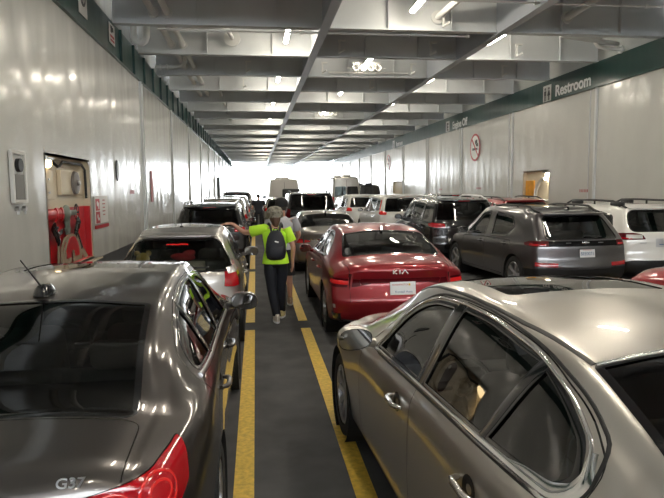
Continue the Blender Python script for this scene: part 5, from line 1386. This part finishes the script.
ring_tube(b, [(h+Vector((0, -.015, .06)), .086, .096), (h+Vector((0, -.02, .0)), .090, .094), (h+Vector((.004, -.035, -.06)), .078, .080), (h+Vector((.008, -.05, -.10)), .060, .058), (h+Vector((.010, -.065, -.15)), .042, .036), (h+Vector((.010, -.07, -.205)), .026, .020)], 18)
b.build('hair', mat('brown_hair', (.085, .040, .022), .6, bump=((80, 80, 8), .8, .01)), wo)
# backpack
bp = empty('backpack', (wx, wy-.205, 1.17), 0, 'small navy backpack worn over the lime T-shirt', 'backpack')
nav = mat('navy_nylon', (.010, .012, .020), .6, bump=((40, 40, 40), .3, .005))
b = MB()
ring_tube(b, [((0, .0, -.215), .085, .045), ((0, -.01, -.19), .130, .075), ((0, -.015, -.10), .150, .088), ((0, -.01, .02), .142, .082), ((0, .0, .12), .118, .070), ((0, .01, .19), .080, .048), ((0, .015, .215), .03, .02)], 22)
b.build('bag', nav, bp)
b = MB(); ring_tube(b, [((0, -.085, -.185), .07, .02), ((0, -.095, -.16), .105, .03), ((0, -.10, -.08), .115, .032), ((0, -.095, -.02), .10, .028), ((0, -.085, .005), .06, .018)], 20); b.build('front_pocket', nav, bp)
for s in (1, -1):
    b = MB(); b.tube([(s*.055, .02, .19), (s*.075, .09, .28), (s*.09, .20, .305), (s*.105, .30, .26), (s*.12, .345, .10), (s*.135, .26, -.10), (s*.12, .08, -.16)], .018, 8)
    for vv in b.bm.verts: vv.co.x = s*.0+vv.co.x*1.0
    b.build('shoulder_strap', nav, bp)
b = MB(); b.tube([(-.03, -.01, .205), (-.02, -.03, .24), (.02, -.03, .24), (.03, -.01, .205)], .008, 6); b.build('carry_loop', nav, bp)
b = MB(); b.box((.01, -.098, .055), (.055, .01, .018), .004, (0, .25, 0)); b.build('logo', M['white_mark'], bp)

# ---- man in front of her
J2 = dict(pelvis=(0, 0, .97), waist=(0, 0, 1.13), chest=(0, 0, 1.34), neck=(0, .015, 1.53), head=(.0, .045, 1.675), sh_l=(-.20, 0, 1.47), el_l=(-.28, .03, 1.19), wr_l=(-.25, .20, 1.0), sh_r=(.20, 0, 1.47), el_r=(.285, .04, 1.20), wr_r=(.24, .24, 1.08),
          hd_r=(-.1, 1, .1), hs_r=(-.3, .2, .9), hp_r=(-1, 0, 0), hd_l=(.1, .6, -.7), hs_l=(.2, .6, .6), hp_l=(1, 0, 0), hip_l=(-.10, 0, .92), kn_l=(-.12, .08, .50), an_l=(-.16, -.06, .095), hip_r=(.10, 0, .92), kn_r=(.11, .04, .50), an_r=(.12, .05, .095))
mo = empty('person', (.43, 10.05, 0), 0, 'man in a dark cap, grey T-shirt and shorts standing just beyond the lime-shirted woman', 'person')
figure(mo, J2, SK); shirt(mo, J2, mat('pale_grey_shirt', (.42, .42, .45), .8, bump=((14, 14, 9), .4, .03)), .0, 1.05)
trousers(mo, J2, mat('dark_shorts', (.02, .022, .028), .8), .5)
for k, s in (('l', -1), ('r', 1)): shoe(mo, J2['an_'+k], s, mat('tan_shoe', (.42, .30, .22), .6), M['white'])
cap(mo, Vector(J2['head'])+Vector((0, -.005, .02)), mat('black_cap', (.012, .012, .014), .8), -.05)
b = MB(); h = Vector(J2['head']); ring_tube(b, [(h+Vector((0, -.015, .05)), .085, .098), (h+Vector((0, -.02, -.02)), .084, .086), (h+Vector((0, -.03, -.05)), .07, .06)], 16); b.build('hair', mat('dark_hair', (.03, .022, .016), .6), mo)

# ---- figure far up the aisle
J3 = dict(J2); fo = empty('person', (.12, 27.45, 0), 0, 'distant person in dark clothes far up the aisle toward the bright bow', 'person')
figure(fo, J3, SK); dk = mat('dark_jacket', (.02, .022, .03), .8); shirt(fo, J3, dk, .0, 1.1); trousers(fo, J3, dk, 1.)
for k, s in (('l', -1), ('r', 1)): shoe(fo, J3['an_'+k], s, M['black'], M['black'])
b = MB(); ring_tube(b, [(h+Vector((0, -.0, .115)), .03, .04), (h+Vector((0, -.01, .09)), .07, .085), (h+Vector((0, -.015, .04)), .088, .10), (h+Vector((0, -.02, -.02)), .085, .088), (h+Vector((0, -.03, -.05)), .07, .06)], 16); b.build('hair', mat('short_dark_hair', (.03, .022, .016), .6), fo)
# ------------------------------------------------------------------ daylight through the open ends
w = bpy.data.worlds.new('sky'); S.world = w; w.use_nodes = True; nt = w.node_tree; bg = nt.nodes['Background']
bg.inputs[0].default_value = (.93, .97, 1.0, 1); bg.inputs[1].default_value = 8.0
# ------------------------------------------------------------------ camera
cd = bpy.data.cameras.new('camera'); cam = bpy.data.objects.new('camera', cd); COL.objects.link(cam)
_f = 595.; _Y = Vector((255.5-332, 190-249, _f)).normalized(); _D = Vector((53, 5751, 600.)); _D = (_D-_Y*_D.dot(_Y)).normalized()
_X = _D.cross(_Y)
if _X.x < 0: _X = -_X
_r = Vector((_X.x, _Y.x, -_D.x)); _d = Vector((_X.y, _Y.y, -_D.y)); _w = Vector((_X.z, _Y.z, -_D.z))
_u, _b = -_d, -_w
cam.matrix_world = Matrix(((_r.x, _u.x, _b.x, 0), (_r.y, _u.y, _b.y, 0), (_r.z, _u.z, _b.z, 1.97), (0, 0, 0, 1)))
cd.sensor_width = 36.; cd.lens = _f/664*36.; cd.clip_start = .05; cd.clip_end = 500
S.camera = cam
S.view_settings.view_transform = 'Standard'; S.view_settings.look = 'None'; S.view_settings.gamma = 1.; S.view_settings.use_curve_mapping = False
S.view_settings.exposure = 0.75
S.cycles.use_denoising = True
S.cycles.max_bounces = 10; S.cycles.transparent_max_bounces = 16; S.cycles.glossy_bounces = 5; S.cycles.diffuse_bounces = 4
S.cycles.sample_clamp_indirect = 6.
